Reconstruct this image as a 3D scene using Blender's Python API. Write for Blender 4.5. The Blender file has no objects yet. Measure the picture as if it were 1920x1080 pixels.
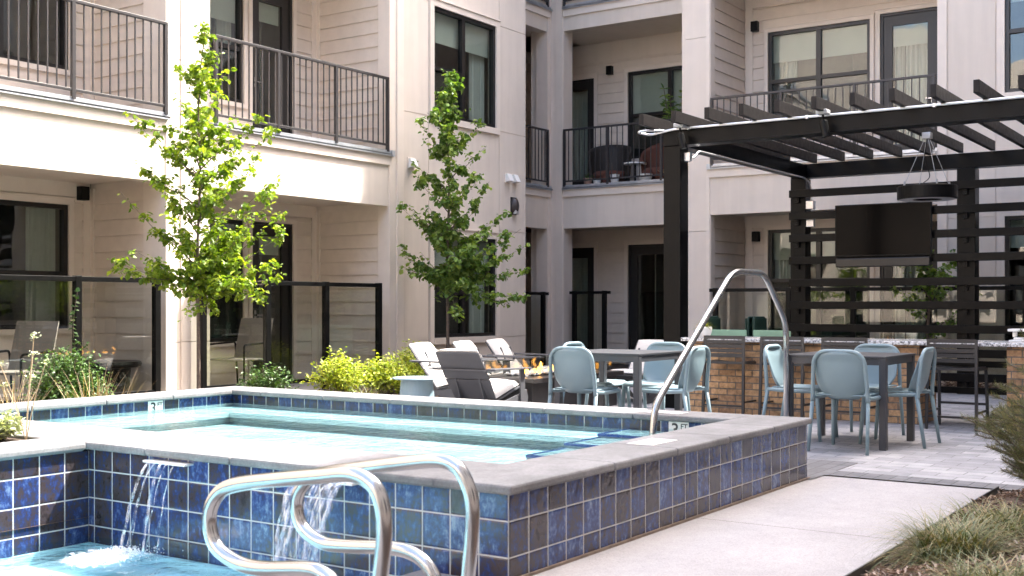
import bpy, bmesh, math, random
from mathutils import Vector, Matrix, Euler
random.seed(7)
R = math.radians
scene = bpy.context.scene
C = scene.collection
# ---------------------------------------------------------------- camera
F_PX, PHI, EYE, HOR = 2200.0, R(34.1), 1.16, 573.0
cam = bpy.data.cameras.new('camera'); camo = bpy.data.objects.new('camera', cam); C.objects.link(camo)
cam.sensor_width = 36; cam.lens = F_PX/1920*36
cam.shift_y = (HOR-540)/1920
camo.location = (0, 0, EYE); camo.rotation_euler = (R(90), 0, PHI-R(90))
cam.clip_start = .05; cam.clip_end = 2000
cam.dof.use_dof = True; cam.dof.focus_distance = 10.5; cam.dof.aperture_fstop = 5.6
scene.camera = camo
# ---------------------------------------------------------------- light
SUN_EL = R(55); SUN_X, SUN_Y = .848, -.53
world = bpy.data.worlds.new('World'); scene.world = world; world.use_nodes = True
nt = world.node_tree; bg = nt.nodes['Background']
sky = nt.nodes.new('ShaderNodeTexSky'); sky.sky_type = 'NISHITA'; sky.sun_disc = False
sky.sun_elevation = SUN_EL; sky.sun_rotation = math.atan2(SUN_X, SUN_Y)
sky.dust_density = 5.0; sky.air_density = .85; sky.ozone_density = .0
nt.links.new(sky.outputs[0], bg.inputs[0]); bg.inputs[1].default_value = .15
sl = bpy.data.lights.new('sun', 'SUN'); sl.energy = 2.0; sl.angle = R(.5); sl.color = (1, .965, .91)
slo = bpy.data.objects.new('sun', sl); C.objects.link(slo)
d = Vector((-SUN_X*math.cos(SUN_EL), -SUN_Y*math.cos(SUN_EL), -math.sin(SUN_EL)))
slo.rotation_euler = d.to_track_quat('-Z', 'Y').to_euler(); slo.location = (8, -4, 20)
vs = scene.view_settings; vs.view_transform = 'Standard'; vs.look = 'None'; vs.gamma = 1; vs.exposure = 3.05
scene.cycles.max_bounces = 10; scene.cycles.transparent_max_bounces = 24; scene.cycles.diffuse_bounces = 5
scene.cycles.caustics_reflective = False; scene.cycles.caustics_refractive = False

# ---------------------------------------------------------------- helpers
def ray(px, py):
    u = (px-960)/F_PX
    return math.cos(PHI)+u*math.sin(PHI), math.sin(PHI)-u*math.cos(PHI), (HOR-py)/F_PX
def at_x(px, py, x): d = ray(px, py); t = x/d[0]; return Vector((x, t*d[1], EYE+t*d[2]))
def at_y(px, py, y): d = ray(px, py); t = y/d[1]; return Vector((t*d[0], y, EYE+t*d[2]))

def tag(o, label=None, cat=None, group=None, kind=None):
    if label: o['label'] = label
    if cat: o['category'] = cat
    if group: o['group'] = group
    if kind: o['kind'] = kind
    return o
def thing(name, loc=(0, 0, 0), rz=0, label=None, cat=None, group=None):
    o = bpy.data.objects.new(name, None); C.objects.link(o); o.empty_display_size = .1
    o.location = loc; o.rotation_euler = (0, 0, rz)
    return tag(o, label, cat, group)
def copy_tree(o, parent=None):
    c = o.copy(); C.objects.link(c)
    if parent: c.parent = parent
    for ch in [x for x in list(bpy.data.objects) if x.parent == o]: copy_tree(ch, c)
    return c

class MB:
    def __init__(s): s.v = []; s.f = []
    def quad(s, a, b, c, d):
        n = len(s.v); s.v += [tuple(a), tuple(b), tuple(c), tuple(d)]; s.f.append((n, n+1, n+2, n+3)); return s
    def poly(s, pts):
        n = len(s.v); s.v += [tuple(p) for p in pts]; s.f.append(tuple(range(n, n+len(pts)))); return s
    def box(s, x0, x1, y0, y1, z0, z1):
        if x1 < x0: x0, x1 = x1, x0
        if y1 < y0: y0, y1 = y1, y0
        if z1 < z0: z0, z1 = z1, z0
        n = len(s.v)
        s.v += [(x0,y0,z0),(x1,y0,z0),(x1,y1,z0),(x0,y1,z0),(x0,y0,z1),(x1,y0,z1),(x1,y1,z1),(x0,y1,z1)]
        s.f += [(n,n+3,n+2,n+1),(n+4,n+5,n+6,n+7),(n,n+1,n+5,n+4),(n+1,n+2,n+6,n+5),(n+2,n+3,n+7,n+6),(n+3,n,n+4,n+7)]
        return s
    def obox(s, p, q, w, h, up=(0,0,1)):
        """bar from p to q, width w across, height h along up"""
        p, q = Vector(p), Vector(q); t = (q-p).normalized(); u = Vector(up)
        sd = t.cross(u).normalized(); u = sd.cross(t).normalized()
        n = len(s.v)
        for c in (p, q):
            for a, b in ((-1,-1),(1,-1),(1,1),(-1,1)): s.v.append(tuple(c+sd*(a*w/2)+u*(b*h/2)))
        s.f += [(n,n+3,n+2,n+1),(n+4,n+5,n+6,n+7),(n,n+1,n+5,n+4),(n+1,n+2,n+6,n+5),(n+2,n+3,n+7,n+6),(n+3,n,n+4,n+7)]
        return s
    def tube(s, pts, r, seg=10, cap=True, flat=1.0):
        pts = [Vector(p) for p in pts]; N = len(pts); n0 = len(s.v)
        rs = r if isinstance(r, (list, tuple)) else [r]*N
        prev = None
        for i, p in enumerate(pts):
            t = (pts[min(i+1, N-1)]-pts[max(i-1, 0)])
            t = t.normalized() if t.length > 1e-9 else Vector((0,0,1))
            if prev is None:
                ref = Vector((0,0,1)) if abs(t.z) < .9 else Vector((1,0,0)); a = t.cross(ref).normalized()
            else:
                a = (prev - t*prev.dot(t)).normalized()
            prev = a; b = t.cross(a)
            for k in range(seg):
                th = 2*math.pi*k/seg
                s.v.append(tuple(p + a*(math.cos(th)*rs[i]) + b*(math.sin(th)*rs[i]*flat)))
        for i in range(N-1):
            for k in range(seg):
                k2 = (k+1) % seg
                s.f.append((n0+i*seg+k, n0+i*seg+k2, n0+(i+1)*seg+k2, n0+(i+1)*seg+k))
        if cap:
            s.f.append(tuple(n0+k for k in reversed(range(seg)))); s.f.append(tuple(n0+(N-1)*seg+k for k in range(seg)))
        return s
    def lathe(s, prof, cx=0, cy=0, z=0, seg=32):
        n0 = len(s.v)
        for r, h in prof:
            for k in range(seg):
                a = 2*math.pi*k/seg; s.v.append((cx+r*math.cos(a), cy+r*math.sin(a), z+h))
        for i in range(len(prof)-1):
            for k in range(seg):
                k2 = (k+1) % seg; s.f.append((n0+i*seg+k, n0+i*seg+k2, n0+(i+1)*seg+k2, n0+(i+1)*seg+k))
        return s
    def grid(s, fn, nu, nv):
        n0 = len(s.v)
        for i in range(nu+1):
            for j in range(nv+1): s.v.append(tuple(fn(i/nu, j/nv)))
        for i in range(nu):
            for j in range(nv):
                a = n0+i*(nv+1)+j; s.f.append((a, a+nv+1, a+nv+2, a+1))
        return s
    def build(s, name, mat, parent=None, smooth=False, bevel=0, solid=0, auto=False, sub=0):
        me = bpy.data.meshes.new(name); me.from_pydata(s.v, [], s.f); me.update()
        me.materials.append(mat)
        if smooth: me.polygons.foreach_set('use_smooth', [True]*len(me.polygons))
        o = bpy.data.objects.new(name, me); C.objects.link(o)
        if parent: o.parent = parent
        if solid:
            m = o.modifiers.new('s', 'SOLIDIFY'); m.thickness = solid; m.offset = 0
        if bevel:
            m = o.modifiers.new('b', 'BEVEL'); m.width = bevel; m.segments = 2; m.limit_method = 'ANGLE'; m.angle_limit = R(40)
            m.harden_normals = False
        if sub:
            m = o.modifiers.new('u', 'SUBSURF'); m.levels = sub; m.render_levels = sub
        return o

def build_split(mb, name, mat, parent, tol=.25, **kw):
    """one object per group of pieces that stand apart from each other"""
    nf = len(mb.f); comp = {}; boxes = []
    par = list(range(len(mb.v)))
    def find(a):
        while par[a] != a: par[a] = par[par[a]]; a = par[a]
        return a
    for f in mb.f:
        for v in f[1:]: par[find(v)] = find(f[0])
    roots = {}
    for i, f in enumerate(mb.f): roots.setdefault(find(f[0]), []).append(i)
    cl = []
    for r, fs in roots.items():
        vs_ = [mb.v[v] for i in fs for v in mb.f[i]]
        b = [min(v[k] for v in vs_) for k in range(3)]+[max(v[k] for v in vs_) for k in range(3)]
        hit = [c for c in cl if any(all(q[k]-tol <= b[k+3] and b[k]-tol <= q[k+3] for k in range(3)) for q in c[0])]
        new = ([b], list(fs))
        for c in hit: new[0].extend(c[0]); new[1].extend(c[1]); cl.remove(c)
        cl.append(new)
    for bs, fs in cl:
        m = MB()
        for i in fs:
            n = len(m.v); m.v += [mb.v[v] for v in mb.f[i]]; m.f.append(tuple(range(n, n+len(mb.f[i]))))
        o = m.build(name, mat, parent)
        bmx = bmesh.new(); bmx.from_mesh(o.data); bmesh.ops.remove_doubles(bmx, verts=bmx.verts, dist=1e-6) if kw.get('bevel') else None; bmx.to_mesh(o.data); bmx.free()

def round_path(pts, r, n=6):
    pts = [Vector(p) for p in pts]; out = [pts[0]]
    for i in range(1, len(pts)-1):
        a, b, c = pts[i-1], pts[i], pts[i+1]
        d1 = min(r, (a-b).length*.48); d2 = min(r, (c-b).length*.48)
        p1 = b+(a-b).normalized()*d1; p2 = b+(c-b).normalized()*d2
        for k in range(n+1):
            t = k/n; out.append(p1*(1-t)**2+b*2*t*(1-t)+p2*t*t)
    out.append(pts[-1]); return out
def catmull(pts, n=6):
    pts = [Vector(p) for p in pts]; P = [pts[0]*2-pts[1]]+pts+[pts[-1]*2-pts[-2]]; out = []
    for i in range(1, len(P)-2):
        for k in range(n):
            t = k/n
            out.append(.5*((2*P[i])+(P[i+1]-P[i-1])*t+(2*P[i-1]-5*P[i]+4*P[i+1]-P[i+2])*t*t+(3*P[i]-P[i-1]-3*P[i+1]+P[i+2])*t**3))
    out.append(pts[-1]); return out

# ---------------------------------------------------------------- materials
class NT:
    def __init__(s, name):
        s.m = bpy.data.materials.new(name); s.m.use_nodes = True; s.t = s.m.node_tree
        s.p = s.t.nodes['Principled BSDF']; s.out = s.t.nodes['Material Output']
    def n(s, ty, **kw):
        nd = s.t.nodes.new('ShaderNode'+ty)
        for k, v in kw.items(): setattr(nd, k, v)
        return nd
    def l(s, a, b): s.t.links.new(a, b)
    def pos(s, scale=(1,1,1), obj=False, rot=(0,0,0)):
        mp = s.n('Mapping'); mp.inputs['Scale'].default_value = scale; mp.inputs['Rotation'].default_value = rot
        if obj: s.l(s.n('TexCoord').outputs['Object'], mp.inputs[0])
        else: s.l(s.n('NewGeometry').outputs['Position'], mp.inputs[0])
        return mp.outputs[0]
    def noise(s, vec, scale, detail=4, rough=.5, dist=0):
        nd = s.n('TexNoise'); nd.inputs['Scale'].default_value = scale; nd.inputs['Detail'].default_value = detail
        nd.inputs['Roughness'].default_value = rough; nd.inputs['Distortion'].default_value = dist
        s.l(vec, nd.inputs['Vector']); return nd.outputs['Fac']
    def ramp(s, fac, stops):
        r = s.n('ValToRGB'); e = r.color_ramp.elements
        while len(e) < len(stops): e.new(.5)
        for el, (p, c) in zip(e, stops):
            el.position = p; el.color = (c, c, c, 1) if not isinstance(c, (tuple, list)) else (*c[:3], 1)
        s.l(fac, r.inputs[0]); return r.outputs[0]
    def mix(s, a, b, fac, mode='MIX'):
        m = s.n('Mix', data_type='RGBA', blend_type=mode)
        for v, i in ((fac, 0), (a, 6), (b, 7)):
            if isinstance(v, (int, float)): m.inputs[i].default_value = v
            elif isinstance(v, tuple): m.inputs[i].default_value = (*v[:3], 1)
            else: s.l(v, m.inputs[i])
        return m.outputs[2]
    def math(s, op, a, b=0.0, c=0.0):
        m = s.n('Math', operation=op)
        for i, v in enumerate((a, b, c)):
            if isinstance(v, (int, float)): m.inputs[i].default_value = v
            else: s.l(v, m.inputs[i])
        return m.outputs[0]
    def bump(s, h, strength=.3, dist=.01):
        b = s.n('Bump'); b.inputs['Strength'].default_value = strength; b.inputs['Distance'].default_value = dist
        s.l(h, b.inputs['Height']); s.l(b.outputs[0], s.p.inputs['Normal']); return b.outputs[0]
    def schlick(s, f0, normal=None):
        g = s.n('NewGeometry'); d = s.n('VectorMath', operation='DOT_PRODUCT')
        s.l(normal if normal else g.outputs['Normal'], d.inputs[0]); s.l(g.outputs['Incoming'], d.inputs[1])
        c = s.math('SUBTRACT', 1.0, s.math('ABSOLUTE', d.outputs['Value']))
        return s.math('MULTIPLY_ADD', s.math('POWER', c, 5.0), 1-f0, f0)
    def set(s, col=None, rough=None, metal=None, spec=None):
        for v, k in ((col, 'Base Color'), (rough, 'Roughness'), (metal, 'Metallic'), (spec, 'Specular IOR Level')):
            if v is None: continue
            if isinstance(v, (int, float)): s.p.inputs[k].default_value = v
            elif isinstance(v, tuple): s.p.inputs[k].default_value = (*v[:3], 1)
            else: s.l(v, s.p.inputs[k])
        return s.m

def plain(name, col, rough=.5, metal=0, var=.12, scale=6, bump=0, bscale=80, spec=.5, obj=False, rvar=0):
    t = NT(name); v = t.pos(obj=obj)
    lo = tuple(c*(1-var) for c in col); hi = tuple(min(1, c*(1+var)) for c in col)
    c = t.ramp(t.noise(v, scale, 5, .6), [(.3, lo), (.7, hi)])
    if bump: t.bump(t.noise(v, bscale, 3, .6), bump, .004)
    if rvar:
        r = t.ramp(t.noise(v, scale*1.7, 4), [(.3, rough-rvar), (.7, rough+rvar)]); t.set(c, None, metal, spec); t.l(r, t.p.inputs['Roughness'])
        return t.m
    return t.set(c, rough, metal, spec)

def stucco(name, col, streak=.055):
    t = NT(name); v = t.pos()
    a = t.ramp(t.noise(v, 1.1, 5, .6), [(.3, tuple(c*.93 for c in col)), (.7, tuple(c*1.04 for c in col))])
    st = t.ramp(t.noise(t.pos((7, 7, .5)), 1.0, 4, .6), [(.35, 1-streak), (.6, 1.0)])
    t.bump(t.noise(v, 140, 3, .7), .35, .004)
    return t.set(t.mix(a, st, 1.0, 'MULTIPLY'), .88)

def leafmat(name, c0, c1, c2, trans=.35):
    t = NT(name); g = t.n('NewGeometry')
    col = t.ramp(g.outputs['Random Per Island'], [(0, c0), (.5, c1), (1, c2)])
    t.set(col, .42, 0, .4)
    tr = t.n('BsdfTranslucent'); t.l(t.mix(col, (1.0, 1.0, .25), 1.0, 'MULTIPLY'), tr.inputs[0])
    ms = t.n('MixShader'); ms.inputs[0].default_value = trans
    t.l(t.p.outputs[0], ms.inputs[1]); t.l(tr.outputs[0], ms.inputs[2]); t.l(ms.outputs[0], t.out.inputs[0])
    return t.m

def glassmat(name, tint=(.9, .93, .92), refl=1.0, rough=0.0, wav=0.0, k=1.9):
    t = NT(name); t.t.nodes.remove(t.p)
    tr = t.n('BsdfTransparent'); tr.inputs[0].default_value = (*tint, 1)
    gl = t.n('BsdfGlossy'); gl.inputs['Roughness'].default_value = rough; gl.inputs[0].default_value = (refl, refl, refl, 1)
    ms = t.n('MixShader')
    f = t.math('MULTIPLY', t.schlick(.043), k)
    if wav:
        b = t.n('Bump'); b.inputs['Strength'].default_value = wav; b.inputs['Distance'].default_value = .02
        t.l(t.noise(t.pos(), 1.6, 1), b.inputs['Height']); t.l(b.outputs[0], gl.inputs['Normal'])
    t.l(t.math('MINIMUM', f, 1.0), ms.inputs[0]); t.l(tr.outputs[0], ms.inputs[1]); t.l(gl.outputs[0], ms.inputs[2])
    t.l(ms.outputs[0], t.out.inputs[0]); return t.m

def tilemat(name, axis, off=(0, 0), pitch=.154):
    """glazed mottled blue and brown square tiles; axis = horizontal axis of the wall"""
    t = NT(name); g = t.n('NewGeometry'); sp = t.n('SeparateXYZ'); t.l(g.outputs['Position'], sp.inputs[0])
    h = sp.outputs['X'] if axis == 'X' else sp.outputs['Y']
    u = t.math('DIVIDE', t.math('SUBTRACT', h, off[0]), pitch); w = t.math('DIVIDE', t.math('SUBTRACT', sp.outputs['Z'], off[1]), pitch)
    iu = t.math('FLOOR', u); iw = t.math('FLOOR', w)
    cb = t.n('CombineXYZ'); t.l(iu, cb.inputs[0]); t.l(iw, cb.inputs[1]); cb.inputs[2].default_value = 3.3 if axis == 'X' else 7.7
    wn = t.n('TexWhiteNoise'); t.l(cb.outputs[0], wn.inputs['Vector'])
    fu = t.math('FRACT', u); fw = t.math('FRACT', w)
    eu = t.math('MINIMUM', fu, t.math('SUBTRACT', 1.0, fu)); ew = t.math('MINIMUM', fw, t.math('SUBTRACT', 1.0, fw))
    e = t.math('MINIMUM', eu, ew)
    grout = t.math('LESS_THAN', e, .022)
    add = t.n('VectorMath', operation='MULTIPLY_ADD'); t.l(wn.outputs['Color'], add.inputs[0]); add.inputs[1].default_value = (9, 9, 9); t.l(g.outputs['Position'], add.inputs[2])
    sv = t.n('VectorMath', operation='MULTIPLY'); t.l(add.outputs[0], sv.inputs[0]); sv.inputs[1].default_value = (1, 1, .42)
    n1 = t.noise(sv.outputs[0], 15, 9, .78, .3)
    n2 = t.noise(add.outputs[0], 40, 4, .7)
    sft = t.math('ADD', t.math('ADD', n1, t.math('MULTIPLY', t.math('SUBTRACT', wn.outputs['Value'], .5), .20)), t.math('MULTIPLY', t.math('SUBTRACT', n2, .5), .42))
    col = t.ramp(sft, [(.29, (.024, .018, .019)), (.39, (.048, .036, .036)), (.465, (.034, .034, .056)), (.52, (.022, .034, .11)), (.60, (.032, .062, .19)), (.76, (.19, .26, .37))])
    t.l(t.mix(col, (.44, .44, .43), grout), t.p.inputs['Base Color'])
    hgt = t.math('MINIMUM', t.math('MULTIPLY', e, 14.0), 1.0)
    wave = t.noise(add.outputs[0], 16, 3, .5)
    t.bump(t.math('ADD', hgt, t.math('MULTIPLY', wave, .9)), .45, .006)
    t.l(t.math('ADD', t.math('MULTIPLY', grout, .6), .13), t.p.inputs['Roughness'])
    return t.m

def brickmat(name, w, hgt, c1, c2, mortar, msize, axis='YZ', bump=.5, off=.5, rough=.85, noise_amt=.35, bias=0.0, nsc=9):
    t = NT(name); g = t.n('NewGeometry'); sp = t.n('SeparateXYZ'); t.l(g.outputs['Position'], sp.inputs[0])
    cb = t.n('CombineXYZ'); t.l(sp.outputs[axis[0]], cb.inputs[0]); t.l(sp.outputs[axis[1]], cb.inputs[1])
    b = t.n('TexBrick'); b.offset = off; t.l(cb.outputs[0], b.inputs['Vector'])
    b.inputs['Scale'].default_value = 1; b.inputs['Brick Width'].default_value = w; b.inputs['Row Height'].default_value = hgt
    b.inputs['Mortar Size'].default_value = msize; b.inputs['Mortar Smooth'].default_value = .15; b.inputs['Bias'].default_value = bias
    b.inputs['Color1'].default_value = (*c1, 1); b.inputs['Color2'].default_value = (*c2, 1); b.inputs['Mortar'].default_value = (*mortar, 1)
    n = t.noise(t.pos(), nsc, 6, .65)
    c = t.mix(b.outputs['Color'], t.ramp(n, [(.3, 1-noise_amt), (.7, 1+noise_amt*.35)]), 1.0, 'MULTIPLY')
    f = t.noise(t.pos(), 90, 3, .7)
    c = t.mix(c, t.ramp(f, [(.3, .86), (.6, 1.03)]), 1.0, 'MULTIPLY')
    t.bump(t.math('ADD', t.math('SUBTRACT', 1.0, b.outputs['Fac']), t.math('MULTIPLY', n, .5)), bump, .006)
    return t.set(c, rough)

def watermat(name, tint, wave=9, strength=.25, dist=.02, foam=None):
    t = NT(name); t.t.nodes.remove(t.p)
    b = t.n('Bump'); b.inputs['Strength'].default_value = strength; b.inputs['Distance'].default_value = dist
    v = t.pos()
    h = t.math('ADD', t.noise(v, wave, 3, .55, .4), t.math('MULTIPLY', t.noise(v, wave*3.1, 2), .3)); t.l(h, b.inputs['Height'])
    tr = t.n('BsdfTransparent')
    tc = t.ramp(t.noise(v, wave*.8, 3, .6, 1.0), [(.38, tuple(c*k_ for c, k_ in zip(tint, (.82, .94, .96)))), (.62, tint)]); t.l(tc, tr.inputs[0])
    gl = t.n('BsdfGlossy'); gl.inputs['Roughness'].default_value = .02; t.l(b.outputs[0], gl.inputs['Normal'])
    ms = t.n('MixShader'); t.l(t.math('MULTIPLY', t.schlick(.02, b.outputs[0]), .8), ms.inputs[0]); t.l(tr.outputs[0], ms.inputs[1]); t.l(gl.outputs[0], ms.inputs[2])
    t.l(ms.outputs[0], t.out.inputs[0]); return t.m

def fallmat(name):
    t = NT(name); t.t.nodes.remove(t.p)
    tr = t.n('BsdfTransparent'); tr.inputs[0].default_value = (.93, .96, 1, 1)
    gl = t.n('BsdfGlossy'); gl.inputs['Roughness'].default_value = .12
    df = t.n('BsdfDiffuse'); df.inputs[0].default_value = (.85, .9, .95, 1)
    m1 = t.n('MixShader'); m1.inputs[0].default_value = .45; t.l(gl.outputs[0], m1.inputs[1]); t.l(df.outputs[0], m1.inputs[2])
    ms = t.n('MixShader'); t.l(t.ramp(t.noise(t.pos((30, 30, 5)), 1.6, 4, .6), [(.45, .04), (.68, .5)]), ms.inputs[0])
    t.l(tr.outputs[0], ms.inputs[1]); t.l(m1.outputs[0], ms.inputs[2]); t.l(ms.outputs[0], t.out.inputs[0]); return t.m

def foammat(name):
    t = NT(name); t.t.nodes.remove(t.p); tc = t.n('TexCoord').outputs['Object']
    ln = t.n('VectorMath', operation='LENGTH'); t.l(tc, ln.inputs[0])
    n = t.noise(t.pos(), 26, 7, .72, .6); f = t.math('SUBTRACT', t.math('ADD', n, .32), ln.outputs['Value'])
    fac = t.ramp(f, [(.30, 0.0), (.62, .92)]); tr = t.n('BsdfTransparent'); df = t.n('BsdfDiffuse'); df.inputs[0].default_value = (.86, .9, .92, 1)
    ms = t.n('MixShader'); t.l(fac, ms.inputs[0]); t.l(tr.outputs[0], ms.inputs[1]); t.l(df.outputs[0], ms.inputs[2]); t.l(ms.outputs[0], t.out.inputs[0]); return t.m
def granite(name):
    t = NT(name); v = t.pos()
    c = t.ramp(t.noise(v, 38, 6, .75), [(.36, .03), (.46, .3), (.52, .72), (.8, .82)])
    return t.set(c, .18)
def concrete(name, col, speck=.15, sc=180, blot=.1, bump=.25, rough=.8):
    t = NT(name); v = t.pos()
    a = t.ramp(t.noise(v, 1.6, 6, .62), [(.3, tuple(c*(1-blot) for c in col)), (.7, tuple(c*(1+blot*.6) for c in col))])
    s = t.ramp(t.noise(v, sc, 2, .8), [(.35, 1-speck), (.6, 1.0)])
    b = t.ramp(t.noise(v, 9, 6, .7), [(.3, 1-blot*.8), (.65, 1.0)])
    t.bump(t.noise(v, sc*.7, 3, .8), bump, .003)
    return t.set(t.mix(t.mix(a, s, 1.0, 'MULTIPLY'), b, 1.0, 'MULTIPLY'), rough)
def steel(name):
    t = NT(name); v = t.pos((1, 1, 1))
    return t.set((.43, .43, .43), .2, 1.0)
def emis(name, col, s):
    t = NT(name); t.set((0, 0, 0), .5); t.p.inputs['Emission Color'].default_value = (*col, 1); t.p.inputs['Emission Strength'].default_value = s; return t.m

WALL = (.69, .61, .53)
M = dict(
 stucco=stucco('stucco', WALL), stucco2=stucco('stucco_trim', (.72, .635, .555), .03), siding=plain('painted_siding', (.67, .585, .505), .6, var=.05, bump=.1, bscale=40),
 trim=plain('painted_trim', (.72, .635, .555), .55, var=.03, bump=.05), flashing=plain('galvanised_flashing', (.52, .54, .57), .35, .6, .15),
 frame=plain('bronze_frame', (.010, .009, .009), .35, var=.2), door=plain('door_paint', (.022, .02, .019), .4, var=.1),
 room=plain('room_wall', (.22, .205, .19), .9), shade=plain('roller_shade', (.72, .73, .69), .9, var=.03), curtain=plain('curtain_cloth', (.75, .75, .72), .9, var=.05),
 screen=plain('insect_screen', (.02, .02, .021), .7), rail=plain('railing_paint', (.035, .032, .033), .4, var=.1), black=plain('black_metal', (.0035, .0035, .0035), .42, var=.2, rvar=.05, spec=.2),
 perg=plain('pergola_paint', (.0022, .0023, .0027), .34, var=.3, scale=5, rvar=.05, spec=.14), rafter=plain('pergola_slat', (.014, .0115, .011), .5, spec=.2, var=.2, scale=9, rvar=.08),
 conduit=plain('conduit', (.62, .62, .63), .3, .7, .08), steel=steel('brushed_steel'), window_glass=glassmat('window_glass', (.78, .82, .79), 1.0, 0, .45, 1.35),
 fence_glass=glassmat('fence_glass', (.86, .875, .84), .9, k=1.2), guard_glass=glassmat('guard_glass', (.95, .95, .93), .8, k=1.2),
 coping=concrete('coping_concrete', (.235, .235, .24), .2, 75, .36, .2), path=concrete('path_concrete', (.375, .36, .36), .25, 130, .12, .35, .9),
 plaster=concrete('pool_plaster', (.42, .46, .46), .12, 60, .05, .1), plaster_b=concrete('pool_plaster_blue', (.50, .72, .78), .05, 60, .08, .1),
 brick=brickmat('bar_brick', .19, .068, (.60, .37, .19), (.36, .21, .115), (.17, .15, .13), .006, 'YZ', 1.0, noise_amt=.55, nsc=16),
 brick2=brickmat('bar_brick_side', .19, .068, (.60, .37, .19), (.36, .21, .115), (.17, .15, .13), .006, 'XZ', .9, noise_amt=.45),
 paver=brickmat('pavers', .30, .15, (.38, .375, .385), (.235, .235, .25), (.16, .16, .16), .004, 'YX', .5, noise_amt=.25, nsc=5),
 paver_d=brickmat('dark_pavers', .10, .22, (.16, .16, .17), (.12, .12, .13), (.06, .06, .06), .004, 'YX', .4, off=0, noise_amt=.25),
 granite=granite('granite'), blue=plain('chair_blue', (.20, .28, .31), .42, var=.03, obj=True), bluet=plain('side_table_blue', (.24, .34, .39), .45, var=.04),
 grey=plain('table_grey', (.045, .047, .053), .42, var=.06), stool=plain('stool_grey', (.022, .021, .023), .4, var=.1),
 lounge=plain('lounge_grey', (.075, .076, .083), .5, var=.08, obj=True), cushion=plain('cushion_fabric', (.60, .58, .55), .95, var=.08, scale=60, bump=.5, bscale=260, obj=True),
 tan=plain('tan_wood', (.48, .38, .28), .6), soil=plain('soil', (.06, .04, .028), .95, var=.4, scale=30, bump=1, bscale=40),
 mulch=plain('mulch', (.10, .062, .042), .95, var=.5, scale=40), edging2=plain('caulk', (.16, .12, .095), .9, var=.3, scale=20), edging=plain('steel_edging', (.05, .05, .05), .6),
 bark=plain('bark', (.13, .10, .08), .9, var=.3, scale=30, bump=.8, bscale=60), white=plain('white_ceramic', (.78, .78, .76), .3, var=.02),
 ink=plain('ink', (.02, .025, .03), .5), nosing=plain('nosing_blue', (.02, .08, .35), .2), green=plain('green_powder_coat', (.30, .50, .34), .5, var=.05), greend=plain('green_dark', (.015, .05, .035), .5),
 wicker=plain('dark_wicker', (.03, .024, .02), .6, var=.4, scale=90, bump=.9, bscale=160), redcloth=plain('red_brown_cushion', (.12, .045, .03), .9),
 beige=plain('beige_sling', (.22, .20, .18), .8), terracotta=plain('terracotta', (.45, .27, .2), .8), tv=plain('tv_screen', (.002, .0015, .0015), .14, var=.05, spec=.07), lamp_grey=plain('lamp_ring', (.42, .42, .42), .6),
 flame=emis('flame', (1, .42, .06), 1.5), firerock=plain('fire_glass', (.5, .5, .48), .3, var=.4, scale=60), pit=plain('firepit_metal', (.028, .025, .025), .38),
 foam_sheet=foammat('foam_sheet'), foam=plain('foam', (.85, .9, .92), .6, var=.03), fall=fallmat('falling_water'), water=watermat('spa_water', (.73, .92, .945), 7, .6, .03), water2=watermat('pool_water', (.86, .965, .99), 3.2, .8, .06),
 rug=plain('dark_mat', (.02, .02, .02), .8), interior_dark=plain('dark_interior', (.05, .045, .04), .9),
)
M['leaf1'] = leafmat('leaf_bright', (.09, .17, .02), (.20, .31, .035), (.36, .44, .06), .5)
M['leaf2'] = leafmat('leaf_mid', (.07, .15, .035), (.16, .27, .06), (.32, .42, .12), .45)
M['leafy'] = leafmat('leaf_yellow', (.20, .30, .03), (.40, .48, .06), (.62, .62, .14), .35)
M['leafs'] = leafmat('leaf_shrub', (.03, .075, .015), (.055, .125, .025), (.11, .19, .045), .22)
M['leafg'] = leafmat('leaf_sage', (.30, .36, .20), (.45, .5, .34), (.6, .62, .42), .2)
M['needle'] = leafmat('needle', (.06, .08, .04), (.13, .15, .075), (.30, .27, .12), .15)
M['blade'] = leafmat('grass_blade', (.045, .085, .025), (.12, .145, .045), (.34, .25, .12), .2)
M['straw'] = leafmat('straw', (.38, .26, .15), (.5, .38, .24), (.6, .48, .34), .2)
M['pot_leaf'] = leafmat('pot_leaf', (.12, .16, .02), (.30, .33, .03), (.5, .45, .06), .3)
M['tileX'] = tilemat('glazed_tiles_x', 'X', (4.08-.154*.0, .096)); M['tileY'] = tilemat('glazed_tiles_y', 'Y', (2.78, .096))
# ================================================================ GROUND AND WATER
def sheet(name, rects, z, mat):
    m = MB()
    for x0, x1, y0, y1 in rects: m.quad((x0,y0,z), (x1,y0,z), (x1,y1,z), (x0,y1,z))
    return tag(m.build(name, mat), kind='structure')
PX0, PX1, PY0, PY1 = -7.0, 4.06, 3.24, 5.59      # lower pool
sheet('ground', [(-600, 600, -600, 2.8), (-600, PX0, 2.8, 600), (PX0, 600, 8.28, 600), (PX1+3.56, 600, 2.8, 8.28), (PX0, PX1+.3, 2.8, PY0), (PX0, PX1+.3, PY1, 8.28)], -.012, M['soil'])
sheet('path', [(-7, 5.897, 1.6, 2.79), (5.903, 7.84, 1.6, 2.79), (-7, PX1, 2.79, PY0-.3)], -.004, M['path'])
sheet('paving', [(8.08, 17.3, -1.4, 2.73), (8.58, 17.3, 2.73, 8.9)], 0, M['paver'])
sheet('paving_border', [(7.84, 8.08, -1.4, 2.73), (7.6, 8.58, 2.73, 9.0)], .004, M['paver_d'])
pd = MB(); pd.box(-7, PX1, PY0-.3, PY0, -.1, .0); tag(pd.build('pool_edge', M['coping'], bevel=.02), kind='structure')
m = MB()      # basin of the lower pool
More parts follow.
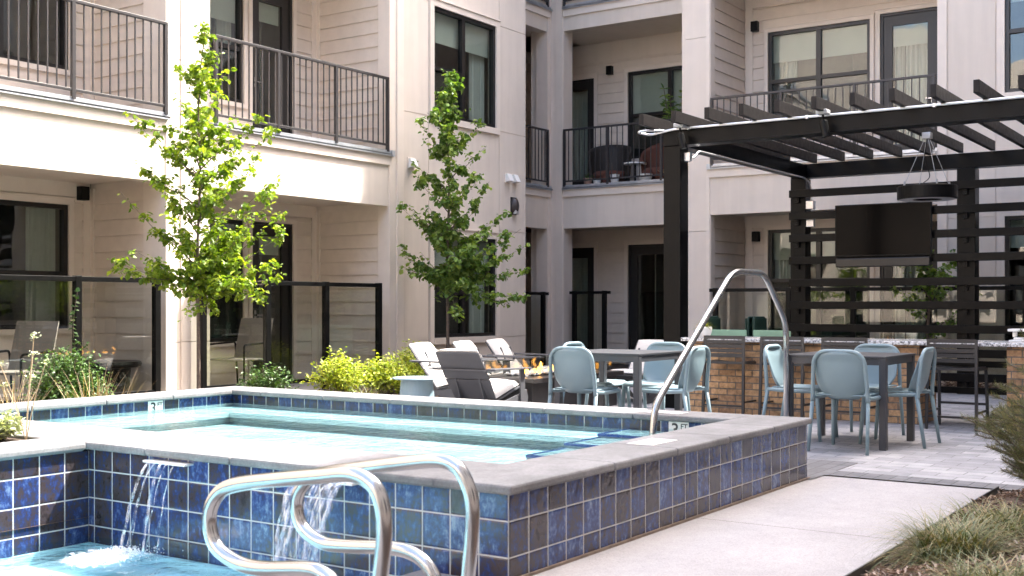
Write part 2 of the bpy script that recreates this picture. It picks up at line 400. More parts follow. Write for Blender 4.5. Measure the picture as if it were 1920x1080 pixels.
m.quad((PX0,PY0,-.21), (PX1,PY0,-.21), (PX1,PY1,-.21), (PX0,PY1,-.21)); m.quad((PX0,PY0,-.21), (PX0,PY0,-.1), (PX1,PY0,-.1), (PX1,PY0,-.21)); m.quad((PX0,PY0,-.21),(PX0,PY1,-.21),(PX0,PY1,0),(PX0,PY0,0))
m.box(PX1-.03,PX1+.01,PY0,PY1,-.3,-.15); m.box(PX0,PX1-.03,PY1-.02,PY1,-.3,-.15)
tag(m.build('pool_basin', M['plaster_b']), kind='structure')
def wsurf(name, x0, x1, y0, y1, z, mat, amp, k):
    def f(u, v):
        x = x0+(x1-x0)*u; y = y0+(y1-y0)*v
        return (x, y, z+amp*(math.sin(k*x+1.7*math.sin(k*.6*y))+math.sin(k*.8*y+1.3*math.sin(k*.5*x+1))))
    return tag(MB().grid(f, 120, 70).build(name, mat, smooth=True), kind='structure')
wsurf('pool_water', PX0, PX1, PY0, PY1, -.11, M['water2'], .0035, 11)
wsurf('spa_water', 4.56, 7.34, 3.1, 8.02, .312, M['water'], .0012, 9)

# ================================================================ RAISED SPA
ZC = .407
spa = thing('raised_spa', (0,0,0), 0, 'raised square spa faced in mottled blue and brown tile with grey concrete coping', 'spa')
SX0, SX1, SY0, SY1 = 4.08, 7.64, 2.78, 8.30
IX0, IX1, IY0, IY1 = 4.62, 7.28, 3.17, 7.94
m = MB(); m.box(SX0, IX0-.03, SY0, SY1, -.9, .364); m.build('front_wall', M['tileY'], spa)
m = MB(); m.quad((SX0+.003,SY0-.002,-.3),(SX1,SY0-.002,-.3),(SX1,SY0-.002,.364),(SX0+.003,SY0-.002,.364)).build('side_wall', M['tileX'], spa); m = MB(); m.quad((SX1,IY1+.03,-.4),(IX0,IY1+.03,-.4),(IX0,IY1+.03,.37),(SX1,IY1+.03,.37)); m.build('inner_wall', M['tileX'], spa)
m = MB(); m.box(IX0-.03, IX0-.018, IY0-.03, IY1+.03, -.3, .287).box(IX1+.018, IX1+.0301, IY0-.018, IY1+.018, -.3, .287).box(IX0-.018, IX1+.018, IY0-.03, IY0-.018, -.3, .287).box(IX0-.018, IX1+.018, IY1+.018, IY1+.0295, -.3, .287); m.build('plaster_lining', M['plaster'], spa)
m = MB(); m.box(IX0-.03, SX1, SY0, IY0-.03, -.4, .363); m.box(IX0-.03, SX1, IY1+.031, SY1, -.4, .363); m.box(IX1+.03, SX1, IY0-.03, IY1+.031, -.4, .363); m.build('shell', M['tileY'], spa)
m = MB(); m.box(IX0-.03, IX1+.03, IY0-.03, IY1+.03, -.4, .165); m.build('floor', M['plaster'], spa)
m = MB()
m.box(IX1-.42, IX1+.017, IY0-.017, IY1+.017, -.12, .262); m.box(IX0-.017, IX1-.42, IY1-.42, IY1+.017, -.12, .262);
m.build('bench', M['plaster'], spa, bevel=.015)
m = MB()
m.box(IX1-.455, IX1-.42, IY0+.9, IY1-.42, .225, .266); m.box(IX0+.3, IX1-.455, IY1-.455, IY1-.42, .225, .266)
m.build('bench_nosing', M['white'], spa)
steps = [(6.9, .290), (6.47, .268), (6.02, .240), (5.56, .205)]
for x0, z in steps:
    m = MB(); m.box(x0, IX1+.016, IY0-.016, IY0+.80, -.119, z); st = m.build('step', M['plaster'], spa)
    n = MB(); n.box(x0-.003, x0+.028, IY0-.015, IY0+.803, z-.012, z+.003); n.box(x0+.028, x0+.44, IY0+.775, IY0+.803, z-.012, z+.003); n.build('nosing', M['nosing'], st)
m = MB()
def coping_run(m, x0, x1, y0, y1, along, n, z0=.364, z1=ZC):
    g = .0025
    for k in range(n):
        if along == 'X': m.box(x0+(x1-x0)*k/n+g, x0+(x1-x0)*(k+1)/n-g, y0, y1, z0, z1-random.random()*.0015)
        else: m.box(x0, x1, y0+(y1-y0)*k/n+g, y0+(y1-y0)*(k+1)/n-g, z0, z1-random.random()*.0015)
coping_run(m, 4.05, IX0, 2.75+.4, 8.33, 'Y', 8)
coping_run(m, 4.05, 4.05+.9, 2.75, IY0-.0, 'X', 1)
coping_run(m, 4.95, 7.67, 2.75, IY0, 'X', 4)
coping_run(m, IX1, 7.67, IY0, 8.33, 'Y', 7)
coping_run(m, IX0, IX1, IY1, 8.33, 'X', 4)
m.box(4.06, IX0-.01, 2.76, 8.32, .366, ZC-.006); m.box(4.6, 7.66, 2.76, IY0-.01, .366, ZC-.006); m.box(IX1+.01, 7.66, 2.8, 8.32, .366, ZC-.006); m.box(4.6, 7.66, IY1+.01, 8.32, .366, ZC-.006)
m.build('coping', M['coping'], spa, bevel=.012)
MB().box(4.06, 7.66, 2.762, 2.7765, -.01, .008).build('base_caulk', M['edging2'], spa)
def text_mesh(name, body, size, mat, parent, mtx, extrude=.0008):
    cu = bpy.data.curves.new(name, 'FONT'); cu.body = body; cu.size = size; cu.extrude = extrude; cu.align_x = 'CENTER'; cu.align_y = 'CENTER'; cu.offset = size*.012
    o = bpy.data.objects.new(name, cu); C.objects.link(o); dg = bpy.context.evaluated_depsgraph_get(); dg.update()
    me = bpy.data.meshes.new_from_object(o.evaluated_get(dg)); bpy.data.objects.remove(o)
    me.transform(mtx); me.materials.clear(); me.materials.append(mat)
    o = bpy.data.objects.new(name, me); C.objects.link(o); o.parent = parent; return o
def marker(kind, plane, ac, label):
    """white depth tile reading 3 FT on an inner wall"""
    if kind == 'X':   # faces -X, text runs along -Y
        r = thing('depth_marker', (plane, ac, .295), R(-90), label, 'depth marker', 'white depth marker tiles')
    else:
        r = thing('depth_marker', (ac, plane, .295), 0, label, 'depth marker', 'white depth marker tiles')
    MB().box(-.076, .076, -.008, 0, -.076, .068).build('tile', M['white'], r, bevel=.003)
    T = Matrix.Rotation(R(90), 4, 'X')
    text_mesh('number', '3', .125, M['ink'], r, Matrix.Translation((-.026, -.0095, .008)) @ T)
    text_mesh('unit', 'FT', .05, M['ink'], r, Matrix.Translation((.042, -.0095, .035)) @ T)
marker('X', IX1+.03, 3.565, 'white 3 FT depth tile on back inner wall beside the tall handrail')
marker('Y', IY1+.03, 6.45, 'white 3 FT depth tile on left inner wall of the spa')
def floor_marker(x, y, w, dpt, lab):
    r = thing('no_diving_tile', (x, y, ZC), 0, lab, 'warning tile', 'white warning tiles on the coping')
    MB().box(-w/2, w/2, -dpt/2, dpt/2, 0, .0025).build('tile', M['white'], r)
    k = MB(); n = 22
    for i in range(n):
        a = 2*math.pi*i/n; b = 2*math.pi*(i+1)/n; ro, ri = .038, .030
        k.quad((-.06+ri*math.cos(a), ri*math.sin(a), .0035), (-.06+ro*math.cos(a), ro*math.sin(a), .0035), (-.06+ro*math.cos(b), ro*math.sin(b), .0035), (-.06+ri*math.cos(b), ri*math.sin(b), .0035))
    k.obox((-.085,-.022,.0036), (-.035,.022,.0036), .007, .0006); k.box(-.075,-.045,-.004,.004,.0034,.0037)
    k.build('symbol', M['lamp_grey'], r)
floor_marker(5.80, 2.99, .30, .16, 'white warning tile on the near coping at foot of tall handrail')
floor_marker(7.46, 3.75, .16, .30, 'white warning tile on the far coping behind the tall handrail')

# scuppers and falling water
def scupper(y0, y1, lab):
    r = thing('water_spout', (4.05, 0, .35), 0, lab, 'water spout', 'water spouts in the tiled wall')
    MB().box(-.035, .04, y0, y1, -.012, -.002).build('lip', M['white'], r)
    return r
s1 = scupper(4.74, 5.06, 'narrow white spout under coping with three thin streams, left of grab rails')
s2 = scupper(3.60, 3.99, 'spout behind the grab rails pouring a wide sheet of water')
def stream(y, w, parent, dy=0, v=.34, z0=-.004, breakup=.5, n=26, seedv=0):
    rnd = random.Random(seedv); pts = []; rs = []; T = math.sqrt(2*.455/9.81)
    for i in range(n+1):
        t = T*(i/n)**.75; x = -.035-v*t*1.55; z = z0-.5*9.81*t*t
        wob = (.012*math.sin(i*.9+seedv)+.006*math.sin(i*2.1+seedv*2))*(i/n)**.7
        pts.append((x+wob, y+dy*i/n+wob*1.4, z)); rs.append(.72*w*(1-.35*i/n)*(1+breakup*(rnd.random()-.5)*(.4+i/n)))
    m = MB().tube(pts, rs, 7, flat=.45); return m
for i, (y, w, dy) in enumerate([(4.99, .018, .03), (4.94, .011, .05), (4.90, .016, -.02), (4.80, .007, -.01), (4.86, .006, .03), (4.97, .007, .06)]):
    tag(stream(y, w, None, dy, .37-.03*i, seedv=i).build('falling_water', M['fall'], s1, smooth=True), None)
mm = MB(); rnd = random.Random(5)
for k in range(13):
    y = 3.64+.31*k/12; st = stream(y+rnd.uniform(-.01,.01), rnd.uniform(.007, .022), None, rnd.uniform(-.02,.05), rnd.uniform(.34,.46), seedv=k+20)
    n = len(mm.v); mm.v += st.v; mm.f += [tuple(i+n for i in f) for f in st.f]
mm.build('falling_water', M['fall'], s2, smooth=True)
def fsheet(u, v):
    t = math.sqrt(2*.455/9.81)*u**.75; y = 3.63+.33*v+(v-.5)*-.10*u; return (-.04-.40*t*1.5+.012*math.sin(v*17+u*5), y+.008*math.sin(u*15+v*9), -.004-.5*9.81*t*t)
MB().grid(fsheet, 24, 22).build('water_sheet', M['fall'], s2, smooth=True)
# splash foam
def splash(cx, cy, rx, ry, n, lab, sd):
    rnd = random.Random(sd); m = MB()
    for i in range(n):
        a = rnd.uniform(0, 2*math.pi); q = abs(rnd.gauss(0, .42)); x = cx+rx*q*math.cos(a); y = cy+ry*q*math.sin(a); r = rnd.uniform(.0015, .0065)*(1.2-.5*min(1, q)); z = -.108+(rnd.random()**3)*.05*max(0, 1-q)
        n0 = len(m.v)
        m.v += [(x+r,y,z),(x-r,y,z),(x,y+r,z),(x,y-r,z),(x,y,z+r),(x,y,z-r*.3)]
        m.f += [(n0,n0+2,n0+4),(n0+2,n0+1,n0+4),(n0+1,n0+3,n0+4),(n0+3,n0,n0+4),(n0+2,n0,n0+5),(n0+1,n0+2,n0+5),(n0+3,n0+1,n0+5),(n0,n0+3,n0+5)]
    o = m.build('splash_foam', M['foam'], smooth=True); tag(o, lab, 'foam', kind='stuff')
splash(3.80, 4.99, .30, .22, 1300, 'white foam where the thin streams hit the pool', 3)
splash(3.80, 3.80, .20, .30, 900, 'white foam below the wide sheet of falling water', 4)

def foam_disc(cx, cy, rx, ry, rz):
    o = MB().grid(lambda u, v: ((2*u-1), (2*v-1), .02*math.sin(u*9)*math.sin(v*11)), 24, 24).build('foam_patch', M['foam_sheet'], smooth=True); o.location = (cx, cy, -.100); o.scale = (rx, ry, .3); o.rotation_euler = (0, 0, rz)
    tag(o, 'thin white froth on the pool where the spout water lands', 'foam', kind='stuff')
foam_disc(3.72, 5.02, .42, .34, .5); foam_disc(3.78, 3.80, .30, .45, 0)
# left raised planter beside the spa
pl = thing('raised_planter', (0,0,0), 0, 'blue tiled raised planter with concrete coping left of the spa', 'planter')
m = MB(); m.box(-7, 4.079, 5.60, 8.30, -.9, .355); m.build('tiled_wall', M['tileX'], pl)
m = MB(); coping_run(m, -6.9, 4.045, 5.57, 5.96, 'X', 18); m.box(-7, 4.04, 5.58, 5.95, .357, ZC-.006);
m.build('coping', M['coping'], pl, bevel=.012)
tag(MB().box(-7, 4.04, 5.96, 8.3, .30, .385).build('planter_soil', M['soil']), kind='structure')
# planting bed between spa and building
tag(MB().box(-7, 13.9, 8.6, 11.0, -.1, .02).build('planting_bed', M['soil']), kind='structure')
tag(MB().box(5.0, 13.4, 11.0, 12.65, -.1, .012).build('patio_slab', M['path']), kind='structure')
# mulch bed in the right foreground
def bed(u, v):
    x = 3.0+(14-3.0)*u; y = -1.5+(1.585+1.5)*v
    if x > 7.75: y = min(y, 1.45-(x-7.75)*.9)
    return (x, y, .01+.07*math.sin(min(1, (1-v)*5)*1.57)+.02*math.sin(x*5+y*7))
tag(MB().grid(bed, 60, 24).build('mulch_bed', M['mulch'], smooth=True), kind='structure')
tag(MB().box(-2, 7.76, 1.586, 1.594, -.05, .035).build('bed_edging', M['edging']), 'thin dark steel edging between concrete path and mulch bed', 'edging')
rnd = random.Random(3); m = MB()
for i in range(5200):
    x = rnd.uniform(4.2, 8.2); y = 1.57-abs(rnd.gauss(0, .8)); 
    if y < -1.2 or (x > 7.75 and y > 1.45-(x-7.75)*.9): continue
    v = (y+1.5)/3.085; z = .015+.07*math.sin(min(1, (1-v)*5)*1.57)+.02*math.sin(x*5+y*7)+rnd.uniform(0, .018)
    L = rnd.uniform(.012, .045); w = rnd.uniform(.004, .012); a = rnd.uniform(0, 6.3); t = rnd.uniform(-.5, .5)
    dx, dy, dz = L*math.cos(a)*math.cos(t), L*math.sin(a)*math.cos(t), L*math.sin(t)
    m.obox((x-dx/2,y-dy/2,z-dz/2), (x+dx/2,y+dy/2,z+dz/2), w, .004)
mc = leafmat('mulch_chips', (.05, .028, .018), (.14, .08, .05), (.26, .17, .11), .02)
tag(m.build('mulch_chips', mc), 'brown shredded bark mulch beside the path', 'mulch', kind='stuff')
m = MB()
for i in range(1500):
    x = rnd.uniform(16.2, 17.4); y = rnd.uniform(.5, 4.2); z = rnd.uniform(.02, .09); L = rnd.uniform(.03, .09); a = rnd.uniform(0, 6.3)
    m.obox((x,y,z), (x+L*math.cos(a),y+L*math.sin(a),z+rnd.uniform(-.01,.03)), .02, .006)
tag(m.build('leaf_litter', mc), 'brown bark mulch at the foot of the slatted pergola screen', 'mulch', kind='stuff')

# ================================================================ APARTMENT BUILDING
bld = thing('apartment_building', (0,0,0), 0, 'cream stucco apartment block with recessed balconies round the pool courtyard', 'building')
def fb(m, kind, pl_, a0, a1, z0, z1, d0, d1):
    if kind == 'Y': return m.box(a0, a1, pl_-d1, pl_-d0, z0, z1)
    return m.box(pl_-d1, pl_-d0, a0, a1, z0, z1)
def cells(a0, a1, z0, z1, holes):
    A = sorted({a0, a1, *[min(max(h[i], a0), a1) for h in holes for i in (0, 1)]}); Z = sorted({z0, z1, *[min(max(h[i], z0), z1) for h in holes for i in (2, 3)]})
    for i in range(len(A)-1):
        for j in range(len(Z)-1):
            ca, cz = (A[i]+A[i+1])/2, (Z[j]+Z[j+1])/2
            if not any(h[0] < ca < h[1] and h[2] < cz < h[3] for h in holes): yield A[i], A[i+1], Z[j], Z[j+1]
def wall(m, kind, pl_, a0, a1, z0, z1, holes=(), th=.16, d=0):
    for c in cells(a0, a1, z0, z1, holes): fb(m, kind, pl_, *c, d-th, d)
def siding(m, kind, pl_, a0, a1, z0, z1, holes=(), ex=.2, off=0):
    z = z0
    def P(a, z, d): return (a, pl_-d, z) if kind == 'Y' else (pl_-d, a, z)
    while z < z1-.01:
        zt = min(z+ex, z1); segs = [(a0, a1)]
        for h in holes:
            if h[2] < zt-.03 and h[3] > z+.03:
                ns = []
                for s0, s1 in segs:
                    if h[1] <= s0 or h[0] >= s1: ns.append((s0, s1)); continue
                    if h[0] > s0: ns.append((s0, h[0]))
                    if h[1] < s1: ns.append((h[1], s1))
                segs = ns
        z_ = zt; zt -= .010
        for s0, s1 in segs:
            db, dt = .024, .006
            if kind == 'Y':
                m.quad(P(s0,z,db), P(s1,z,db), P(s1,zt,dt), P(s0,zt,dt)); m.quad(P(s0,z,0), P(s1,z,0), P(s1,z,db), P(s0,z,db))
            else:
                m.quad(P(s1,z,db), P(s0,z,db), P(s0,zt,dt), P(s1,zt,dt)); m.quad(P(s1,z,0), P(s0,z,0), P(s0,z,db), P(s1,z,db))
        z = z_
def casing(m, kind, pl_, a0, a1, z0, z1, w=.1, d=.032, sill=True):
    fb(m, kind, pl_, a0-w, a0, z0-(w if sill else 0), z1+w, -.02, d); fb(m, kind, pl_, a1, a1+w, z0-(w if sill else 0), z1+w, -.02, d)
    fb(m, kind, pl_, a0, a1, z1, z1+w, -.02, d)
    if sill: fb(m, kind, pl_, a0, a1, z0-w, z0, -.02, d+.012)
    fb(m, kind, pl_, a0-w-.01, a1+w+.01, z1+w, z1+w+.02, -.02, d+.02)
def wavy(kind, pl_, a0, a1, z0, z1, d, n=40, amp=.03):
    def f(u, v):
        a = a0+(a1-a0)*u; dd = d+amp*math.sin(u*n)+.01*math.sin(u*n*2.3)
        return (a, pl_-dd, z0+(z1-z0)*v) if kind == 'Y' else (pl_-dd, a, z0+(z1-z0)*v)
    return MB().grid(f, 60, 1)
def room(m, kind, pl_, a0, a1, z0, z1, dep=1.6):
    """five inner faces of the room behind an opening"""
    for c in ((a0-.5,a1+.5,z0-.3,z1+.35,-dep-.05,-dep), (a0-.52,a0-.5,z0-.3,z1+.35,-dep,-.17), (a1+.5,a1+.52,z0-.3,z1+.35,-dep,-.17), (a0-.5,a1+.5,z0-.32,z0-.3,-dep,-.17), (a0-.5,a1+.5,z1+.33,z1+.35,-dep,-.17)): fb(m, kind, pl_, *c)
rooms = MB()
def window(kind, pl_, a0, a1, z0, z1, cols=(.5,), hung=True, shade=.32, curtain='r', open_lower=False, mid=.44):
    fr = MB(); w = .055; dd0, dd1 = -.09, -.005
    fb(fr, kind, pl_, a0, a0+w, z0, z1, dd0, dd1); fb(fr, kind, pl_, a1-w, a1, z0, z1, dd0, dd1); fb(fr, kind, pl_, a0+w, a1-w, z0, z0+w, dd0, dd1); fb(fr, kind, pl_, a0+w, a1-w, z1-w, z1, dd0, dd1)
    xs = [a0]+[a0+(a1-a0)*c for c in cols]+[a1]
    for x in xs[1:-1]: fb(fr, kind, pl_, x-.04, x+.04, z0+w, z1-w, dd0, dd1-.002)
    zm = z0+(z1-z0)*mid
    for i in range(len(xs)-1):
        if hung is True or (isinstance(hung, tuple) and i in hung): fb(fr, kind, pl_, xs[i]+(.055 if i == 0 else .04), xs[i+1]-(.055 if i == len(xs)-2 else .04), zm-.03, zm+.03, dd0+.01, dd1-.004)
    win = fr.build('window', M['frame'], bld)
    p = MB(); fb(p, kind, pl_, a0+.03, a1-.03, z0+.03, z1-.03, -.056, -.05); p.build('pane', M['window_glass'], win)
    if isinstance(hung, tuple) or hung:
        s = MB()
        for i in range(len(xs)-1):
            if hung is True or i in hung: fb(s, kind, pl_, xs[i]+.045, xs[i+1]-.045, z0+.04, zm-.02, -.075, -.072)
        if open_lower: s.build('insect_screen', M['screen'], win)
    if shade:
        s = MB(); fb(s, kind, pl_, a0+.02, a1-.02, z1-(z1-z0)*shade, z1-.02, -.15, -.14); s.build('roller_shade', M['shade'], win)
    if curtain:
        c0, c1 = (a1-.42, a1-.03) if curtain == 'r' else (a0+.03, a0+.42)
        wavy(kind, pl_, c0, c1, z0-.2, z1-.03, -.24, 34).build('curtain', M['curtain'], win)
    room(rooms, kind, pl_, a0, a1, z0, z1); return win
def door(kind, pl_, a0, a1, z0, z1, hinge=1, shade=.22, curtain=None):
    m = MB(); w = .04
    fb(m, kind, pl_, a0, a0+w, z0, z1, -.1, -.004); fb(m, kind, pl_, a1-w, a1, z0, z1, -.1, -.004); fb(m, kind, pl_, a0+w, a1-w, z1-w, z1, -.1, -.004)
    s = .14
    fb(m, kind, pl_, a0+w, a0+w+s, z0+.02, z1-w, -.08, -.03); fb(m, kind, pl_, a1-w-s, a1-w, z0+.02, z1-w, -.08, -.03)
    fb(m, kind, pl_, a0+w+s, a1-w-s, z0+.02, z0+.28, -.08, -.03); fb(m, kind, pl_, a0+w+s, a1-w-s, z1-w-.16, z1-w, -.08, -.03)
    dr = m.build('door', M['door'], bld)
    p = MB(); fb(p, kind, pl_, a0+w+s-.01, a1-w-s+.01, z0+.27, z1-w-.15, -.058, -.052); p.build('pane', M['window_glass'], dr)
    ah = (a0+w+.06) if hinge > 0 else (a1-w-.06)
    h = MB(); fb(h, kind, pl_, ah-.02, ah+.02, z0+.92, z0+1.06, -.03, -.02); fb(h, kind, pl_, ah-.01, ah+.1*hinge if hinge > 0 else ah+.01, z0+.98, z0+1.0, .01, .03); fb(h, kind, pl_, ah-.01, ah+.01, z0+.98, z0+1.0, -.02, .01); h.build('handle', M['steel'], dr)
    if shade:
        s_ = MB(); fb(s_, kind, pl_, a0+w+s, a1-w-s, z1-(z1-z0)*shade, z1-.2, -.12, -.11); s_.build('roller_shade', M['shade'], dr)
    if curtain: wavy(kind, pl_, a0+w+s, a1-w-s, z0+.1, z1-.2, -.2, 40).build('curtain', M['curtain'], dr)
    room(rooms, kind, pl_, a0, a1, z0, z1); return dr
Z1, F1, Z2, F2, TOP = 3.38, 2.62, 6.80, 6.37, 10.6
LV = ((0.0, F1), (Z1, F2))
stc = MB(); stc2 = MB(); trim = MB(); sid = MB(); fla = MB(); soff = MB(); slab = MB()
G = .007
# ---- left facade, plane y = 11.16
YF, YB = 11.16, 12.6
wall(stc, 'Y', YF, -8, 6.0, 0, TOP)
def fascia(kind, pl_, a0, a1, z0, z1, last=False):
    fb(stc, kind, pl_, a0, a1, z0, z1-.16, -.2, 0)
    fb(trim, kind, pl_, a0, a1, z1-.16, z1-.012, -.2, .035)
    fb(fla, kind, pl_, a0, a1, z1-.012, z1+.004, -.2, .07); fb(fla, kind, pl_, a0, a1, z1-.03, z1-.012, .062, .07)
    fb(fla, kind, pl_, a0, a1, z1+.004, z1+.055, -.2, .045); fb(fla, kind, pl_, a0, a1, z1-.0121, z1+.0041, .045, .07)
for a0, a1 in ((6.0, 9.2), (9.86, 13.25)):
    fascia('Y', YF, a0, a1, F1, Z1)
    fascia('Y', YF, a0, a1, F2, Z2)
    wall(stc, 'Y', YF, a0, a1, Z2+.06, TOP)
    for zf in (F1, F2): soff.box(a0, a1, YF+.2, YB, zf+.06, zf+.1)
    slab.box(a0, a1, YF+.2, YB, Z1-.1, Z1)
fb(fla, 'Y', YF, 13.25, 13.31, Z1-.03, Z1+.055, -.02, .075)
# piers
for (a0, a1) in ((9.2, 9.86),):
    for z0, z1 in ((0, .72), (.727, F1+.3), (F1+.307, 4.1), (4.107, TOP)):
        fb(stc2, 'Y', YF, a0+.22, a1, z0, z1, -.4, 0)
        fb(stc2, 'Y', YF, a0, a0+.22, z0, z1, -.4, -.015)
    fb(trim, 'Y', YF, a0-.02, a0+.1, 0, TOP, -.4, .012)
# wall section with two windows
w_up, w_lo = (14.31, 15.99, 4.10, 5.79), (14.31, 15.99, .66, 2.26)
J = .006
joints = [(13.55, 14.2, z-J, z+J) for z in (.64, 2.41, 4.07, 5.83)]+[(16.1, 16.9, z-J, z+J) for z in (.64, 2.41, 4.07, 5.83)]+[(a-J, a+J, z0, z1) for a in (14.2, 16.1) for z0, z1 in ((.0, TOP),)]
wall(stc, 'Y', YF, 13.55, 16.9, 0, TOP, [w_up, w_lo]+joints, th=.15, d=.0); wall(stc, 'Y', YF, 13.55, 16.88, 0, TOP, [w_up, w_lo], th=.05, d=-.012)
fb(trim, 'Y', YF, 13.25, 13.40, 0, TOP, -.2, .02); fb(stc2, 'Y', YF+.2, 13.30, 13.40, 0, TOP, -1.3, 0); fb(trim, 'Y', YF, 13.40, 13.55, 0, TOP, -.2, .045)
fb(stc, 'X', 16.9, YF+.16, 11.97, 0, TOP, .0, .15)
for w in (w_up, w_lo):
    casing(trim, 'Y', YF, *w, w=.1, d=.03); window('Y', YF, *w, cols=(.48,), hung=(0,), shade=.3, curtain='r', open_lower=True)
# bay interiors, left facade
wl = {0: [(6.4, 8.90, .88, 2.40)], 1: [(6.9, 8.90, 4.05, 5.9)]}
wr = {0: [(10.5, 11.77, .65, 2.38), (11.93, 12.76, .03, 2.38)], 1: [(10.5, 11.77, 4.05, 5.82), (11.93, 12.76, 3.42, 5.82)]}
for lv, (zf, zc_) in enumerate(LV):
    for (a0, a1, hs) in ((6.0, 9.2, wl[lv]), (9.86, 13.25, wr[lv])):
        wall(stc2, 'Y', YB+.03, a0, a1, zf, zc_+.1, hs, th=.12, d=0)
        hh = [(h[0]-.08, h[1]+.08, h[2]-(.1 if h[2]-zf > .2 else .3), h[3]+.12) for h in hs]
        siding(sid, 'Y', YB+.03, a0, a1-.02, zf+.02, zc_-.12, hh)
        fb(trim, 'Y', YB+.03, a0, a1, zc_-.12, zc_+.1, -.02, .028); fb(trim, 'Y', YB+.03, a1-.1, a1, zf, zc_, -.02, .03)
        for h in hs: casing(trim, 'Y', YB+.03, *h, w=.065, d=.032, sill=(h[2]-zf > .2))
        # return wall on the right side of the bay, faces -x
        wall(stc2, 'X', a1+.03, YF+.2, YB+.03, zf, zc_+.1, th=.1)
        siding(sid, 'X', a1+.03, YF+.2, YB+.01, zf+.02, zc_-.02)
        fb(trim, 'X', a1+.03, YF-.0, YF+.2, zf, zc_+.02, -.05, .032); fb(trim, 'X', a1+.03, YB-.06, YB, zf, zc_, -.02, .03)
        wall(stc2, 'X', a0+.0, YF+.2, YB, zf, zc_+.1, th=.12)
    window('Y', YB+.03, *wl[lv][0], cols=(.55,), hung=bool(lv == 0), shade=.0 if lv == 0 else .3, curtain='r' if lv == 0 else 'l', open_lower=(lv == 1))
    window('Y', YB+.03, *wr[lv][0], cols=(), hung=True, shade=.34, curtain='r', open_lower=True); door('Y', YB+.03, *wr[lv][1], shade=.2)
# ---- small bay, plane y = 11.97
YS = 11.97
fascia('Y', YS, 16.9, 18.96, F1, Z1); fascia('Y', YS, 16.9, 18.96, F2, Z2); wall(stc, 'Y', YS, 16.9, 19.0, Z2+.06, TOP)
fb(stc2, 'Y', YS, 18.93, 19.2, 0, TOP, -.4, -.01); fb(trim, 'Y', YS, 18.87, 18.99, 0, TOP, -.25, .012)
for lv, (zf, zc_) in enumerate(LV):
    h = (17.6, 18.6, zf+.03, zf+2.36); wall(stc2, 'Y', 13.4, 16.9, 20.5, zf, zc_+.1, [h]); casing(trim, 'Y', 13.4, *h, sill=False); door('Y', 13.4, *h)
    siding(sid, 'Y', 13.4, 16.9, 20.5, zf+.02, zc_, [(17.5, 18.7, zf, zf+2.48)])
    soff.box(16.9, 20.6, YS+.2, 13.4, zc_+.06, zc_+.1)
    if lv: slab.box(16.9, 20.6, YS+.2, 13.4, zf-.1, zf)
fb(stc2, 'X', 16.95, 11.97, 13.4, 0, TOP, -.1, 0)
# ---- middle facade, plane x = 19
XM, XMB = 19.0, 20.5
fb(stc2, 'X', XM, 11.68, 11.99, 0, TOP, -.32, .005); fb(trim, 'X', XM, 11.70, 11.84, 0, TOP, -.1, .02)
fascia('X', XM, 8.35, 11.68, F1, Z1); fascia('X', XM, 8.35, 11.68, F2, Z2); wall(stc, 'X', XM, 8.35, 11.97, Z2+.06, TOP)
mh = {0: [(11.87, 12.75, .03, 2.33), (9.2, 11.1, .03, 2.36)], 1: [(11.87, 12.75, 3.42, 5.74), (9.3, 11.1, 4.05, 5.77)]}
for lv, (zf, zc_) in enumerate(LV):
    wall(stc2, 'X', XMB, 8.35, 13.4, zf, zc_+.1, mh[lv]); hh = [(h[0]-.08, h[1]+.08, h[2]-.3 if h[2]-zf < .2 else h[2]-.1, h[3]+.12) for h in mh[lv]]
    siding(sid, 'X', XMB, 8.35, 13.4, zf+.02, zc_-.3, hh)
    for h in mh[lv]: casing(trim, 'X', XMB, *h, w=.08, sill=(h[2]-zf > .2))
    soff.box(XM+.2, XMB, 8.35, 13.4, zc_+.06, zc_+.1); 
    if lv: slab.box(XM+.2, XMB, 8.35, 13.4, zf-.1, zf)
    door('X', XMB, *mh[lv][0], hinge=-1, shade=.0, curtain=1)
window('X', XMB, *mh[1][1], cols=(.5,), hung=True, shade=.5, curtain='l', open_lower=True, mid=.5); door('X', XMB, 10.1, 11.1, .03, 2.36, shade=0); door('X', XMB, 9.2, 10.08, .03, 2.36, hinge=-1, shade=0)
fb(stc2, 'Y', 8.38, XM-1.5, XMB, 0, TOP, -.1, 0)
